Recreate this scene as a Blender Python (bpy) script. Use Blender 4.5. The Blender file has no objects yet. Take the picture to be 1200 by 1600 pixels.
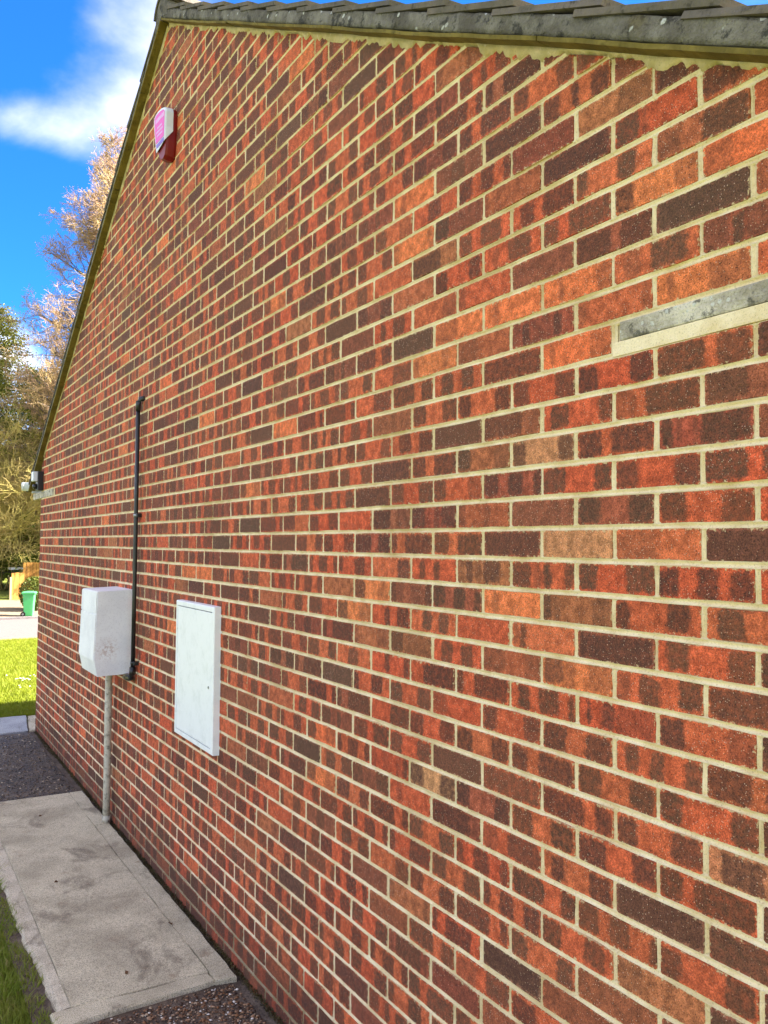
import bpy, bmesh, math, random
import numpy as np
from mathutils import Vector, Matrix

random.seed(7)
RNG = np.random.default_rng(7)
scene = bpy.context.scene
COL = scene.collection

# ------------------------------------------------------------------ camera
# wall face is the plane X=0, it runs along +Y, Z is up, ground at Z=0 beside the wall
FPX, PITCH, YAW, ROLL = 1269.36, 0.0404208, 0.559370, 0.0080883
CAM = Vector((-1.35903, 0.0, 1.82))


def pixel_ray(x, y):
    a, b = (x - 600) / FPX, (y - 800) / FPX
    c, s = math.cos(ROLL), math.sin(ROLL)
    u, v = c * a + s * b, -s * a + c * b
    X, Y2, Z2 = u, 1.0, -v
    c, s = math.cos(PITCH), math.sin(PITCH)
    Y, Z = c * Y2 - s * Z2, s * Y2 + c * Z2
    c, s = math.cos(YAW), math.sin(YAW)
    return Vector((c * X + s * Y, -s * X + c * Y, Z))


fwd = pixel_ray(600, 800).normalized()
right = (pixel_ray(700, 800) - pixel_ray(600, 800)).normalized()
up = (pixel_ray(600, 700) - pixel_ray(600, 800)).normalized()
cam_data = bpy.data.cameras.new("camera")
cam = bpy.data.objects.new("camera", cam_data)
COL.objects.link(cam)
cam.matrix_world = Matrix(((right.x, up.x, -fwd.x, CAM.x), (right.y, up.y, -fwd.y, CAM.y),
                           (right.z, up.z, -fwd.z, CAM.z), (0, 0, 0, 1)))
cam_data.sensor_fit = 'HORIZONTAL'
cam_data.sensor_width = 36
cam_data.lens = 36 * FPX / 1200
cam_data.clip_start = 0.05
cam_data.clip_end = 3000
scene.camera = cam


def to_pixel(P):
    r = Vector(P) - CAM
    k = r.dot(fwd)
    return 600 + FPX * r.dot(right) / k, 800 - FPX * r.dot(up) / k, k


# ------------------------------------------------------------------ sky, sun, exposure
SUN_FROM = Vector((1.18, -0.50, 1.0)).normalized()
world = bpy.data.worlds.new("World")
scene.world = world
world.use_nodes = True
wn, wl = world.node_tree.nodes, world.node_tree.links
wn.clear()


def wnode(t, **kw):
    n = wn.new(t)
    for k, v in kw.items():
        setattr(n, k, v)
    return n


w_out = wnode('ShaderNodeOutputWorld')
w_bg = wnode('ShaderNodeBackground')
w_sky = wnode('ShaderNodeTexSky', sky_type='NISHITA', sun_disc=False)
w_sky.sun_elevation = math.asin(SUN_FROM.z)
w_sky.sun_rotation = math.atan2(SUN_FROM.x, SUN_FROM.y)
w_sky.air_density, w_sky.dust_density, w_sky.ozone_density = 1.0, 0.35, 2.5
w_tint = wnode('ShaderNodeMix', data_type='RGBA', blend_type='MULTIPLY')
w_tint.inputs['Factor'].default_value = 1.0
w_tint.inputs['B'].default_value = (0.07, 0.30, 0.61, 1)
wl.new(w_sky.outputs[0], w_tint.inputs['A'])
w_tc = wnode('ShaderNodeTexCoord')
w_sep = wnode('ShaderNodeSeparateXYZ')
wl.new(w_tc.outputs['Generated'], w_sep.inputs[0])


def wmath(op, a, b=None, c=None):
    n = wnode('ShaderNodeMath', operation=op)
    for i, v in enumerate((a, b, c)):
        if v is None:
            continue
        if isinstance(v, (int, float)):
            n.inputs[i].default_value = v
        else:
            wl.new(v, n.inputs[i])
    return n.outputs[0]


zz = wmath('ADD', wmath('MAXIMUM', w_sep.outputs[2], 0.0), 0.22)
w_cmb = wnode('ShaderNodeCombineXYZ')
wl.new(wmath('DIVIDE', w_sep.outputs[0], zz), w_cmb.inputs[0])
wl.new(wmath('DIVIDE', w_sep.outputs[1], zz), w_cmb.inputs[1])
w_map = wnode('ShaderNodeMapping')
w_map.inputs['Location'].default_value = (3.7, 1.9, 0.4)
wl.new(w_cmb.outputs[0], w_map.inputs[0])
w_n1 = wnode('ShaderNodeTexNoise')
w_n1.inputs['Scale'].default_value = 1.5
w_n1.inputs['Detail'].default_value = 7
w_n1.inputs['Roughness'].default_value = 0.55
w_n1.inputs['Distortion'].default_value = 0.3
wl.new(w_map.outputs[0], w_n1.inputs['Vector'])
dens = w_n1.outputs[0]
# the cloud banks and the clear gaps that stand in the view
for (px, py, ang, wgt) in [(130, 250, 15.0, -0.22), (760, -60, 16.0, -0.22), (150, 165, 4.6, 0.085), (240, 125, 3.6, 0.055), (40, 165, 2.6, 0.03), (5, 515, 2.0, 0.24), (80, 245, 2.6, 0.06),
                           (45, 395, 5.0, -0.34), (75, 85, 3.0, -0.12), (150, 40, 2.6, -0.10), (10, 20, 3.0, -0.08)]:
    v = pixel_ray(px, py).normalized()
    dt = wnode('ShaderNodeVectorMath', operation='DOT_PRODUCT')
    wl.new(w_tc.outputs['Generated'], dt.inputs[0])
    dt.inputs[1].default_value = v
    mr = wnode('ShaderNodeMapRange', interpolation_type='SMOOTHSTEP')
    mr.inputs['From Min'].default_value = math.cos(math.radians(ang * 1.6))
    mr.inputs['From Max'].default_value = math.cos(math.radians(ang * 0.2))
    mr.inputs['To Max'].default_value = wgt
    wl.new(dt.outputs['Value'], mr.inputs[0])
    dens = wmath('ADD', dens, mr.outputs[0])
w_mask = wnode('ShaderNodeMapRange', interpolation_type='SMOOTHSTEP')
w_mask.inputs['From Min'].default_value = 0.24
w_mask.inputs['From Max'].default_value = 0.80  # heavy cloud cover added to brighten the shaded wall; weights above thin it in view
wl.new(dens, w_mask.inputs[0])
w_mix = wnode('ShaderNodeMix', data_type='RGBA')
wl.new(w_mask.outputs[0], w_mix.inputs['Factor'])
wl.new(w_tint.outputs['Result'], w_mix.inputs['A'])
w_mix.inputs['B'].default_value = (5.3, 4.85, 4.3, 1)
wl.new(w_mix.outputs['Result'], w_bg.inputs[0])
w_bg.inputs[1].default_value = 0.075
wl.new(w_bg.outputs[0], w_out.inputs[0])

sun_data = bpy.data.lights.new("sun", 'SUN')
sun_data.energy = 4.2
sun_data.angle = math.radians(0.53)
sun_data.color = (1.0, 0.95, 0.86)
sun = bpy.data.objects.new("sun", sun_data)
COL.objects.link(sun)
sun.rotation_euler = SUN_FROM.to_track_quat('Z', 'Y').to_euler()
sun.location = SUN_FROM * 40

scene.view_settings.view_transform = 'Standard'
scene.view_settings.look = 'None'
scene.view_settings.gamma = 1
scene.view_settings.use_curve_mapping = False
scene.view_settings.exposure = 3.12


# ------------------------------------------------------------------ helpers
def srgb(r, g, b, k=1.0):
    f = lambda c: (c / 255 / 12.92 if c / 255 <= 0.04045 else ((c / 255 + 0.055) / 1.055) ** 2.4)
    return (f(r) * k, f(g) * k, f(b) * k, 1.0)


class NT:
    """small node-tree builder"""

    def __init__(self, name, rough=0.8, spec=0.3):
        self.m = bpy.data.materials.new(name)
        self.m.use_nodes = True
        self.t = self.m.node_tree
        self.b = self.t.nodes['Principled BSDF']
        self.b.inputs['Roughness'].default_value = rough
        self.b.inputs['Specular IOR Level'].default_value = spec
        self.pos = self.n('ShaderNodeNewGeometry').outputs['Position']

    def n(self, t, **kw):
        n = self.t.nodes.new(t)
        for k, v in kw.items():
            setattr(n, k, v)
        return n

    def link(self, a, b):
        self.t.links.new(a, b)

    def put(self, sock, v):
        if isinstance(v, (int, float)):
            sock.default_value = v
        elif isinstance(v, (tuple, list)):
            sock.default_value = v if len(sock.default_value) == len(v) else tuple(v)[:len(sock.default_value)]
        else:
            self.link(v, sock)

    def math(self, op, a, b=None, c=None, clamp=False):
        n = self.n('ShaderNodeMath', operation=op, use_clamp=clamp)
        for i, v in enumerate((a, b, c)):
            if v is not None:
                self.put(n.inputs[i], v)
        return n.outputs[0]

    def noise(self, scale, detail=3, rough=0.55, vec=None, dist=0.0, stretch=None):
        n = self.n('ShaderNodeTexNoise')
        n.inputs['Scale'].default_value = scale
        n.inputs['Detail'].default_value = detail
        n.inputs['Roughness'].default_value = rough
        n.inputs['Distortion'].default_value = dist
        vec = vec or self.pos
        if stretch:
            mp = self.n('ShaderNodeMapping')
            mp.inputs['Scale'].default_value = stretch
            self.link(vec, mp.inputs[0])
            vec = mp.outputs[0]
        self.link(vec, n.inputs['Vector'])
        return n.outputs[0]

    def voro(self, scale, vec=None, feature='F1', rnd=1.0):
        n = self.n('ShaderNodeTexVoronoi', feature=feature)
        n.inputs['Scale'].default_value = scale
        n.inputs['Randomness'].default_value = rnd
        self.link(vec or self.pos, n.inputs['Vector'])
        return n

    def ramp(self, v, lo, hi, a=0.0, b=1.0, smooth=True):
        n = self.n('ShaderNodeMapRange', interpolation_type='SMOOTHSTEP' if smooth else 'LINEAR')
        self.put(n.inputs[0], v)
        self.put(n.inputs[1], lo)
        self.put(n.inputs[2], hi)
        self.put(n.inputs[3], a)
        self.put(n.inputs[4], b)
        return n.outputs[0]

    def mix(self, f, a, b, mode='MIX'):
        n = self.n('ShaderNodeMix', data_type='RGBA', blend_type=mode)
        self.put(n.inputs['Factor'], f)
        self.put(n.inputs['A'], a)
        self.put(n.inputs['B'], b)
        return n.outputs['Result']

    def sep(self, v):
        n = self.n('ShaderNodeSeparateXYZ')
        self.link(v, n.inputs[0])
        return n.outputs

    def color(self, c):
        self.put(self.b.inputs['Base Color'], c)

    def bump(self, h, strength=0.4, dist=0.002):
        n = self.n('ShaderNodeBump')
        n.inputs['Strength'].default_value = strength
        n.inputs['Distance'].default_value = dist
        self.link(h, n.inputs['Height'])
        self.link(n.outputs[0], self.b.inputs['Normal'])

    def attr(self, name):
        n = self.n('ShaderNodeAttribute', attribute_name=name)
        return n


def link_obj(name, me, parent=None, mat=None, **props):
    o = bpy.data.objects.new(name, me)
    COL.objects.link(o)
    if mat is not None and me is not None and not me.materials:
        me.materials.append(mat)
    if parent is not None:
        o.parent = parent
    for k, v in props.items():
        o[k] = v
    return o


def mesh_py(name, verts, faces, mat=None, smooth=False):
    me = bpy.data.meshes.new(name)
    me.from_pydata([tuple(v) for v in verts], [], [tuple(f) for f in faces])
    me.update()
    if mat:
        me.materials.append(mat)
    if smooth:
        me.polygons.foreach_set('use_smooth', [True] * len(me.polygons))
    return me


def mesh_bm(name, bm, mat=None, smooth=False):
    me = bpy.data.meshes.new(name)
    bmesh.ops.recalc_face_normals(bm, faces=bm.faces)
    bm.to_mesh(me)
    bm.free()
    if mat:
        me.materials.append(mat)
    if smooth:
        me.polygons.foreach_set('use_smooth', [True] * len(me.polygons))
    return me


def empty(name, loc=(0, 0, 0), rotz=0, **props):
    o = bpy.data.objects.new(name, None)
    o.empty_display_size = 0.1
    COL.objects.link(o)
    o.location = loc
    o.rotation_euler = (0, 0, rotz)
    for k, v in props.items():
        o[k] = v
    return o


def bm_box(bm, x0, x1, y0, y1, z0, z1, bevel=0.0, seg=2):
    vs = [bm.verts.new((x, y, z)) for x in (x0, x1) for y in (y0, y1) for z in (z0, z1)]
    fs = [bm.faces.new([vs[i] for i in f]) for f in
          [(0, 1, 3, 2), (4, 6, 7, 5), (0, 4, 5, 1), (2, 3, 7, 6), (0, 2, 6, 4), (1, 5, 7, 3)]]
    if bevel:
        es = list({e for f in fs for e in f.edges})
        bmesh.ops.bevel(bm, geom=es, offset=bevel, segments=seg, profile=0.6, affect='EDGES')
    return vs


def box_mesh(name, x0, x1, y0, y1, z0, z1, mat, bevel=0.0, seg=2):
    bm = bmesh.new()
    bm_box(bm, x0, x1, y0, y1, z0, z1, bevel, seg)
    return mesh_bm(name, bm, mat)


def bm_tube(bm, pts, radii, n=12, cap=True):
    rings = []
    for i, p in enumerate(pts):
        p = Vector(p)
        a = Vector(pts[max(i - 1, 0)])
        b = Vector(pts[min(i + 1, len(pts) - 1)])
        t = (b - a).normalized()
        ref = Vector((0, 0, 1)) if abs(t.z) < 0.9 else Vector((1, 0, 0))
        u = t.cross(ref).normalized()
        v = t.cross(u)
        r = radii[i] if isinstance(radii, (list, tuple)) else radii
        rings.append([bm.verts.new(p + u * r * math.cos(2 * math.pi * k / n) + v * r * math.sin(2 * math.pi * k / n))
                      for k in range(n)])
    for A, B in zip(rings[:-1], rings[1:]):
        for k in range(n):
            bm.faces.new((A[k], A[(k + 1) % n], B[(k + 1) % n], B[k]))
    if cap:
        bm.faces.new(rings[0])
        bm.faces.new(rings[-1])


def tube_mesh(name, pts, radii, mat, n=12, smooth=True):
    bm = bmesh.new()
    bm_tube(bm, pts, radii, n)
    return mesh_bm(name, bm, mat, smooth)


def bm_prism(bm, poly, axis, a, b):
    """poly: 2D outline in the two other axes, extruded along axis from a to b"""
    def P(q, h):
        if axis == 'x':
            return (h, q[0], q[1])
        if axis == 'y':
            return (q[0], h, q[1])
        return (q[0], q[1], h)
    A = [bm.verts.new(P(q, a)) for q in poly]
    B = [bm.verts.new(P(q, b)) for q in poly]
    bm.faces.new(A)
    bm.faces.new(B)
    n = len(poly)
    for i in range(n):
        bm.faces.new((A[i], A[(i + 1) % n], B[(i + 1) % n], B[i]))


def ground_z(y):
    return float(np.interp(y, [9.5, 38.0, 43.5, 70.0], [0.0, -1.36, -0.93, -0.60]))


def ground_hit(px, py):
    r = pixel_ray(px, py)
    lo, hi = 0.5, 400.0
    for _ in range(60):
        k = (lo + hi) / 2
        P = CAM + r * k
        if P.z > ground_z(P.y):
            lo = k
        else:
            hi = k
    return CAM + r * lo


# ------------------------------------------------------------------ materials
def mat_brick():
    m = NT('brick_fired_clay', 0.88, 0.25)
    loc = m.sep(m.attr('bloc').outputs['Vector'])       # u, v along the brick in metres, seed
    u, v = loc[0], loc[1]
    base = m.attr('bcol').outputs['Color']
    dark = m.attr('bdark').outputs['Color']
    n_edge = m.noise(55, 3)
    n_mid = m.noise(38, 4, 0.65)
    n_fine = m.noise(330, 3, 0.65)
    wob = m.math('ADD', m.math('MULTIPLY', m.math('SUBTRACT', n_edge, 0.5), 0.026), m.math('MULTIPLY', m.math('SUBTRACT', m.noise(210, 3, 0.7), 0.5), 0.014))
    mask = None
    for i in range(4):
        a = m.sep(m.attr('bp%d' % i).outputs['Vector'])
        vc = m.attr('bq%d' % i).outputs['Fac']
        c, hw, st = a[0], a[1], a[2]
        r = 0.013
        qx = m.math('MAXIMUM', m.math('ADD', m.math('SUBTRACT', m.math('ABSOLUTE', m.math('SUBTRACT', u, c)), hw), r), 0.0)
        qy = m.math('MAXIMUM', m.math('ADD', m.math('SUBTRACT', m.math('ABSOLUTE', m.math('SUBTRACT', v, vc)), 0.0295), r), 0.0)
        d = m.math('SUBTRACT', m.math('SQRT', m.math('ADD', m.math('MULTIPLY', qx, qx), m.math('MULTIPLY', qy, qy))), r)
        k = m.ramp(m.math('ADD', d, wob), -0.0055, 0.0055, 1.0, 0.0)
        k = m.math('MULTIPLY', k, st)
        mask = k if mask is None else m.math('MAXIMUM', mask, k)
    mott = m.ramp(n_mid, 0.30, 0.72, 0.60, 1.30)
    mask = m.math('MULTIPLY', mask, m.ramp(m.noise(70, 4, 0.7), 0.35, 0.72, 1.0, 0.62))
    # base body with mottling
    body = m.mix(1.0, base, m.math('MULTIPLY', mott, 1.0), 'MULTIPLY')
    nl = m.n('ShaderNodeCombineColor')
    for i in range(3):
        m.link(mott, nl.inputs[i])
    body = m.mix(1.0, base, nl.outputs[0], 'MULTIPLY')
    body = m.mix(m.ramp(m.noise(90, 4, 0.7), 0.56, 0.74, 0.0, 0.45), body, dark)
    col = m.mix(mask, body, dark)
    # sanded grain: pale grains and dark pores
    v1 = m.voro(210)
    rnd = m.sep(v1.outputs['Color'])[0]
    pale = m.math('MULTIPLY', m.ramp(v1.outputs['Distance'], 0.10, 0.30, 1, 0), m.ramp(rnd, 0.84, 0.90))
    col = m.mix(m.math('MULTIPLY', pale, 0.8), col, srgb(214, 184, 158))
    pore = m.math('MULTIPLY', m.ramp(v1.outputs['Distance'], 0.12, 0.34, 1, 0), m.ramp(rnd, 0.16, 0.08))
    col = m.mix(m.math('MULTIPLY', pore, 0.75), col, srgb(42, 26, 22))
    grain = m.ramp(n_fine, 0.30, 0.70, 0.58, 1.42)
    g2 = m.n('ShaderNodeCombineColor')
    for i in range(3):
        m.link(grain, g2.inputs[i])
    col = m.mix(1.0, col, g2.outputs[0], 'MULTIPLY')
    # rare lime blooms and smears of mortar on the faces
    bloom = m.math('MULTIPLY', m.ramp(m.noise(7, 4, 0.7), 0.66, 0.78), m.ramp(m.noise(160, 3, 0.7), 0.45, 0.62))
    col = m.mix(m.math('MULTIPLY', bloom, 0.32), col, srgb(190, 165, 130))
    # mortar dragged over the arrises when the joints were tooled
    Lb = loc[2]
    ed = m.math('MINIMUM', m.math('MINIMUM', u, m.math('SUBTRACT', Lb, u)), m.math('MINIMUM', v, m.math('SUBTRACT', 0.065, v)))
    sm = m.ramp(m.math('SUBTRACT', ed, m.math('MULTIPLY', m.ramp(m.noise(85, 4, 0.75), 0.46, 0.80), 0.011)), -0.0012, 0.0012, 1.0, 0.0)
    col = m.mix(m.math('MULTIPLY', sm, 0.85), col, srgb(204, 180, 138))
    # damp and algae growing up from the ground
    z = m.sep(m.pos)[2]
    damp = m.ramp(m.math('ADD', z, m.math('MULTIPLY', m.noise(6, 4, 0.6), -0.35)), -0.10, 0.22, 1.0, 0.0)
    col = m.mix(m.math('MULTIPLY', damp, 0.55), col, srgb(62, 44, 34))
    alg = m.math('MULTIPLY', m.ramp(z, 0.0, 0.9, 1, 0), m.ramp(m.noise(5, 4, 0.7), 0.5, 0.68))
    col = m.mix(m.math('MULTIPLY', alg, 0.22), col, srgb(96, 86, 60))
    m.color(col)
    h = m.math('ADD', m.math('MULTIPLY', n_fine, 0.7), m.math('MULTIPLY', m.noise(140, 3), 1.0))
    h = m.math('SUBTRACT', h, m.math('MULTIPLY', pore, 0.8))
    h = m.math('ADD', h, m.math('MULTIPLY', pale, 0.4))
    m.bump(h, 0.9, 0.003)
    return m.m


def mat_mortar(name='mortar', tint=(235, 217, 184)):
    m = NT(name, 0.9, 0.2)
    base = m.mix(m.ramp(m.noise(14, 4, 0.6), 0.35, 0.7), srgb(*tint), srgb(217, 195, 152))
    base = m.mix(m.ramp(m.noise(2.2, 4, 0.65), 0.48, 0.72, 0, 0.6), base, srgb(182, 156, 98))
    base = m.mix(m.ramp(m.noise(260, 3, 0.7), 0.52, 0.72, 0, 0.5), base, srgb(136, 118, 88))
    base = m.mix(m.ramp(m.noise(60, 3, 0.7), 0.6, 0.75, 0, 0.5), base, srgb(234, 222, 192))
    z = m.sep(m.pos)[2]
    damp = m.ramp(m.math('ADD', z, m.math('MULTIPLY', m.noise(7, 4), -0.30)), -0.10, 0.14, 1.0, 0.0)
    base = m.mix(m.math('MULTIPLY', damp, 0.75), base, srgb(84, 72, 46))
    m.color(base)
    m.bump(m.math('ADD', m.noise(210, 4, 0.65), m.math('MULTIPLY', m.noise(40, 3), 1.5)), 0.8, 0.003)
    return m.m


def mat_concrete(name, c1, c2, c3, scale=1.0, stains=True, bump=0.6, rough=0.9):
    m = NT(name, rough, 0.3)
    base = m.mix(m.ramp(m.noise(3.2 * scale, 5, 0.65), 0.35, 0.68), srgb(*c1), srgb(*c2))
    if stains:
        st = m.ramp(m.noise(4.5 * scale, 6, 0.7, dist=0.6, stretch=(1.0, 0.6, 1)), 0.52, 0.68)
        base = m.mix(m.math('MULTIPLY', st, 0.7), base, srgb(*c3))
        st2 = m.ramp(m.noise(9 * scale, 5, 0.75), 0.60, 0.72)
        base = m.mix(m.math('MULTIPLY', st2, 0.5), base, srgb(134, 100, 68))
    base = m.mix(m.ramp(m.noise(230, 3, 0.7), 0.44, 0.62, 0, 0.62), base, srgb(78, 73, 66))
    base = m.mix(m.ramp(m.noise(300, 3, 0.7), 0.56, 0.68, 0, 0.6), base, srgb(228, 222, 210))
    v = m.voro(90)
    pit = m.math('MULTIPLY', m.ramp(v.outputs['Distance'], 0.1, 0.3, 1, 0), m.ramp(m.sep(v.outputs['Color'])[0], 0.8, 0.86))
    base = m.mix(m.math('MULTIPLY', pit, 0.6), base, srgb(52, 48, 42))
    m.color(base)
    h = m.math('ADD', m.noise(260, 4, 0.6), m.math('MULTIPLY', m.noise(30, 4), 1.6))
    m.bump(m.math('SUBTRACT', h, pit), bump, 0.004)
    return m.m


def mat_verge_cement(name='weathered_verge_cement', k=1.0, spots=30):
    m = NT(name, 0.92, 0.2)
    base = m.mix(m.ramp(m.noise(9, 5, 0.7), 0.35, 0.66), srgb(92, 86, 76, k), srgb(132, 126, 114, k))
    base = m.mix(m.ramp(m.noise(16, 5, 0.75), 0.52, 0.62, 0, 0.85), base, srgb(52, 50, 45, k))
    base = m.mix(m.ramp(m.noise(5, 4, 0.7), 0.58, 0.7, 0, 0.5), base, srgb(112, 100, 66))
    v = m.voro(spots)
    d = m.math('ADD', v.outputs['Distance'], m.math('MULTIPLY', m.noise(90, 3), 0.25))
    lich = m.math('MULTIPLY', m.ramp(d, 0.34, 0.42, 1, 0), m.ramp(m.sep(v.outputs['Color'])[0], 0.74, 0.78))
    base = m.mix(m.math('MULTIPLY', lich, 0.8), base, srgb(205, 205, 198))
    base = m.mix(m.ramp(m.noise(230, 3, 0.6), 0.5, 0.75, 0, 0.5), base, srgb(60, 58, 54))
    m.color(base)
    m.bump(m.math('ADD', m.noise(170, 4, 0.65), m.math('MULTIPLY', m.noise(35, 4), 2.0)), 0.9, 0.006)
    return m.m


def mat_mossy(name, a, b, c):
    m = NT(name, 0.9, 0.15)
    base = m.mix(m.ramp(m.noise(8, 5, 0.7), 0.35, 0.65), srgb(*a), srgb(*b))
    base = m.mix(m.ramp(m.noise(30, 4, 0.7), 0.55, 0.7, 0, 0.7), base, srgb(*c))
    m.color(base)
    m.bump(m.math('ADD', m.noise(150, 4, 0.65), m.math('MULTIPLY', m.noise(35, 4), 2.0)), 0.7, 0.004)
    return m.m


def mat_plain(name, c, rough=0.5, spec=0.4, dirt=None, dirt_amt=0.35, scale=30, bump=0.0, metal=0.0, coat=0.0):
    m = NT(name, rough, spec)
    col = srgb(*c)
    if dirt:
        f = m.math('MULTIPLY', m.ramp(m.noise(scale, 5, 0.7), 0.45, 0.72), dirt_amt)
        col = m.mix(f, col, srgb(*dirt))
        f2 = m.math('MULTIPLY', m.ramp(m.noise(scale * 9, 3, 0.7), 0.6, 0.72), dirt_amt * 0.8)
        col = m.mix(f2, col, srgb(*dirt))
    else:
        f = m.ramp(m.noise(scale, 4, 0.6), 0.3, 0.7, 0.0, 0.12)
        col = m.mix(f, col, tuple(x * 0.7 for x in srgb(*c)[:3]) + (1,))
    m.color(col)
    m.b.inputs['Metallic'].default_value = metal
    m.b.inputs['Coat Weight'].default_value = coat
    if bump:
        m.bump(m.noise(scale * 6, 4, 0.6), bump, 0.002)
    return m.m


def mat_leaf(name, a, b, c, trans=0.35, scale=1.2):
    m = NT(name, 0.6, 0.25)
    base = m.mix(m.ramp(m.noise(scale, 4, 0.65), 0.35, 0.66), srgb(*a), srgb(*b))
    base = m.mix(m.ramp(m.noise(scale * 6, 3, 0.7), 0.5, 0.72), base, srgb(*c))
    m.color(base)
    tr = m.n('ShaderNodeBsdfTranslucent')
    m.link(base, tr.inputs[0])
    mx = m.n('ShaderNodeMixShader')
    mx.inputs[0].default_value = trans
    out = m.t.nodes['Material Output']
    m.link(m.b.outputs[0], mx.inputs[1])
    m.link(tr.outputs[0], mx.inputs[2])
    m.link(mx.outputs[0], out.inputs[0])
    return m.m


def mat_soil(name, a, b, c, rough=0.85):
    m = NT(name, rough, 0.35)
    base = m.mix(m.ramp(m.noise(6, 5, 0.7), 0.35, 0.65), srgb(*a), srgb(*b))
    base = m.mix(m.ramp(m.noise(80, 4, 0.75), 0.5, 0.68), base, srgb(*c))
    m.color(base)
    m.bump(m.math('ADD', m.noise(120, 4, 0.7), m.math('MULTIPLY', m.noise(25, 4), 2)), 0.9, 0.01)
    return m.m


M_BRICK = mat_brick()
M_MORTAR = mat_mortar()
M_FILLET = mat_mortar('verge_pointing_mortar', (176, 160, 112))
M_VERGE = mat_verge_cement()
M_UNDER = mat_mossy('mossy_undercloak', (128, 112, 58), (98, 86, 42), (70, 62, 32))
M_TILE = mat_mossy('concrete_roof_tile', (92, 86, 78), (112, 102, 92), (56, 53, 48))
M_SLAB = mat_concrete('path_concrete', (220, 208, 174), (180, 168, 138), (116, 102, 80))
M_SLABEDGE = mat_concrete('crumbling_pale_concrete', (226, 212, 182), (196, 182, 152), (132, 120, 98), 2.5, True, 1.0)
M_PAD = mat_verge_cement('lichened_padstone', 3.0, 60)
M_WHITE = mat_plain('white_plastic', (226, 230, 228), 0.45, 0.4, (178, 150, 130), 0.22, 9)
M_WHITE2 = mat_plain('white_painted_steel', (236, 238, 236), 0.4, 0.4, (190, 196, 190), 0.3, 14)
M_BLACK = mat_plain('black_plastic', (26, 27, 28), 0.35, 0.5, (90, 92, 88), 0.2, 25)
M_STEEL = mat_plain('zinc_clip', (150, 152, 150), 0.35, 0.5, metal=0.8)
M_GREYPIPE = mat_plain('weathered_grey_pipe', (196, 190, 168), 0.55, 0.35, (96, 90, 74), 0.9, 34)
M_GRASSGROUND = mat_soil('grass_ground', (98, 108, 30), (112, 120, 36), (84, 84, 32))
M_SOIL = mat_soil('damp_grit', (88, 74, 62), (120, 104, 88), (56, 46, 38))
M_TARMAC = mat_soil('worn_wet_tarmac', (106, 92, 70), (54, 46, 36), (30, 26, 21), 0.42)
M_ROAD = mat_soil('road_surface', (104, 92, 90), (114, 102, 96), (90, 82, 80))
M_DRIVE = mat_soil('pale_driveway', (122, 108, 86), (130, 114, 92), (108, 94, 74))

# ------------------------------------------------------------------ ground, road, paths
XS = [-300, -60, -20, -8, -4, -2, -0.76, 0, 1, 2, 3, 5, 9, 20, 60, 300]
YS = [-200, -40, -10, -4, 0, 3, 5, 7, 9, 9.5, 12, 16, 20, 25, 30, 34, 38, 40, 43.5, 50, 60, 70, 90, 160, 900]
gv, gf = [], []
for y in YS:
    for x in XS:
        gv.append((x, y, ground_z(y) - 0.03))
nx = len(XS)
for j in range(len(YS) - 1):
    for i in range(nx - 1):
        gf.append((j * nx + i, j * nx + i + 1, (j + 1) * nx + i + 1, (j + 1) * nx + i))
ground = link_obj('ground', mesh_py('ground', gv, gf, M_GRASSGROUND), kind='structure')


def sheet(name, x0, x1, y0, y1, dz, mat, nyy=14, slant=0.0):
    v, f = [], []
    for j in range(nyy + 1):
        y = y0 + (y1 - y0) * j / nyy
        for x in (x0, x1):
            yy = y + slant * (x - 1.0)
            v.append((x, yy, ground_z(yy) + dz))
    for j in range(nyy):
        f.append((2 * j, 2 * j + 1, 2 * j + 3, 2 * j + 2))
    return link_obj(name, mesh_py(name, v, f, mat), kind='structure')


LAWN_END = ground_hit(20, 999).y
ROAD_FAR = ground_hit(20, 967).y
road = sheet('road', -40, 60, LAWN_END + 1.0, ROAD_FAR, -0.024, M_ROAD)
pavement = sheet('pavement', -40, 60, LAWN_END, LAWN_END + 1.0, -0.014, M_DRIVE)
kerb = link_obj('kerb', box_mesh('kerb', -40, 60, ROAD_FAR, ROAD_FAR + 0.14, ground_z(ROAD_FAR) - 0.1, ground_z(ROAD_FAR) + 0.07,
                                 mat_concrete('kerb_concrete', (112, 104, 104), (100, 92, 92), (84, 80, 80), 1.0), 0.02),
                kind='structure')
DRIVE_FAR = 43.0
driveway = sheet('driveway', -12, 5.5, ROAD_FAR + 0.14, DRIVE_FAR, -0.018, M_DRIVE)

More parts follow.
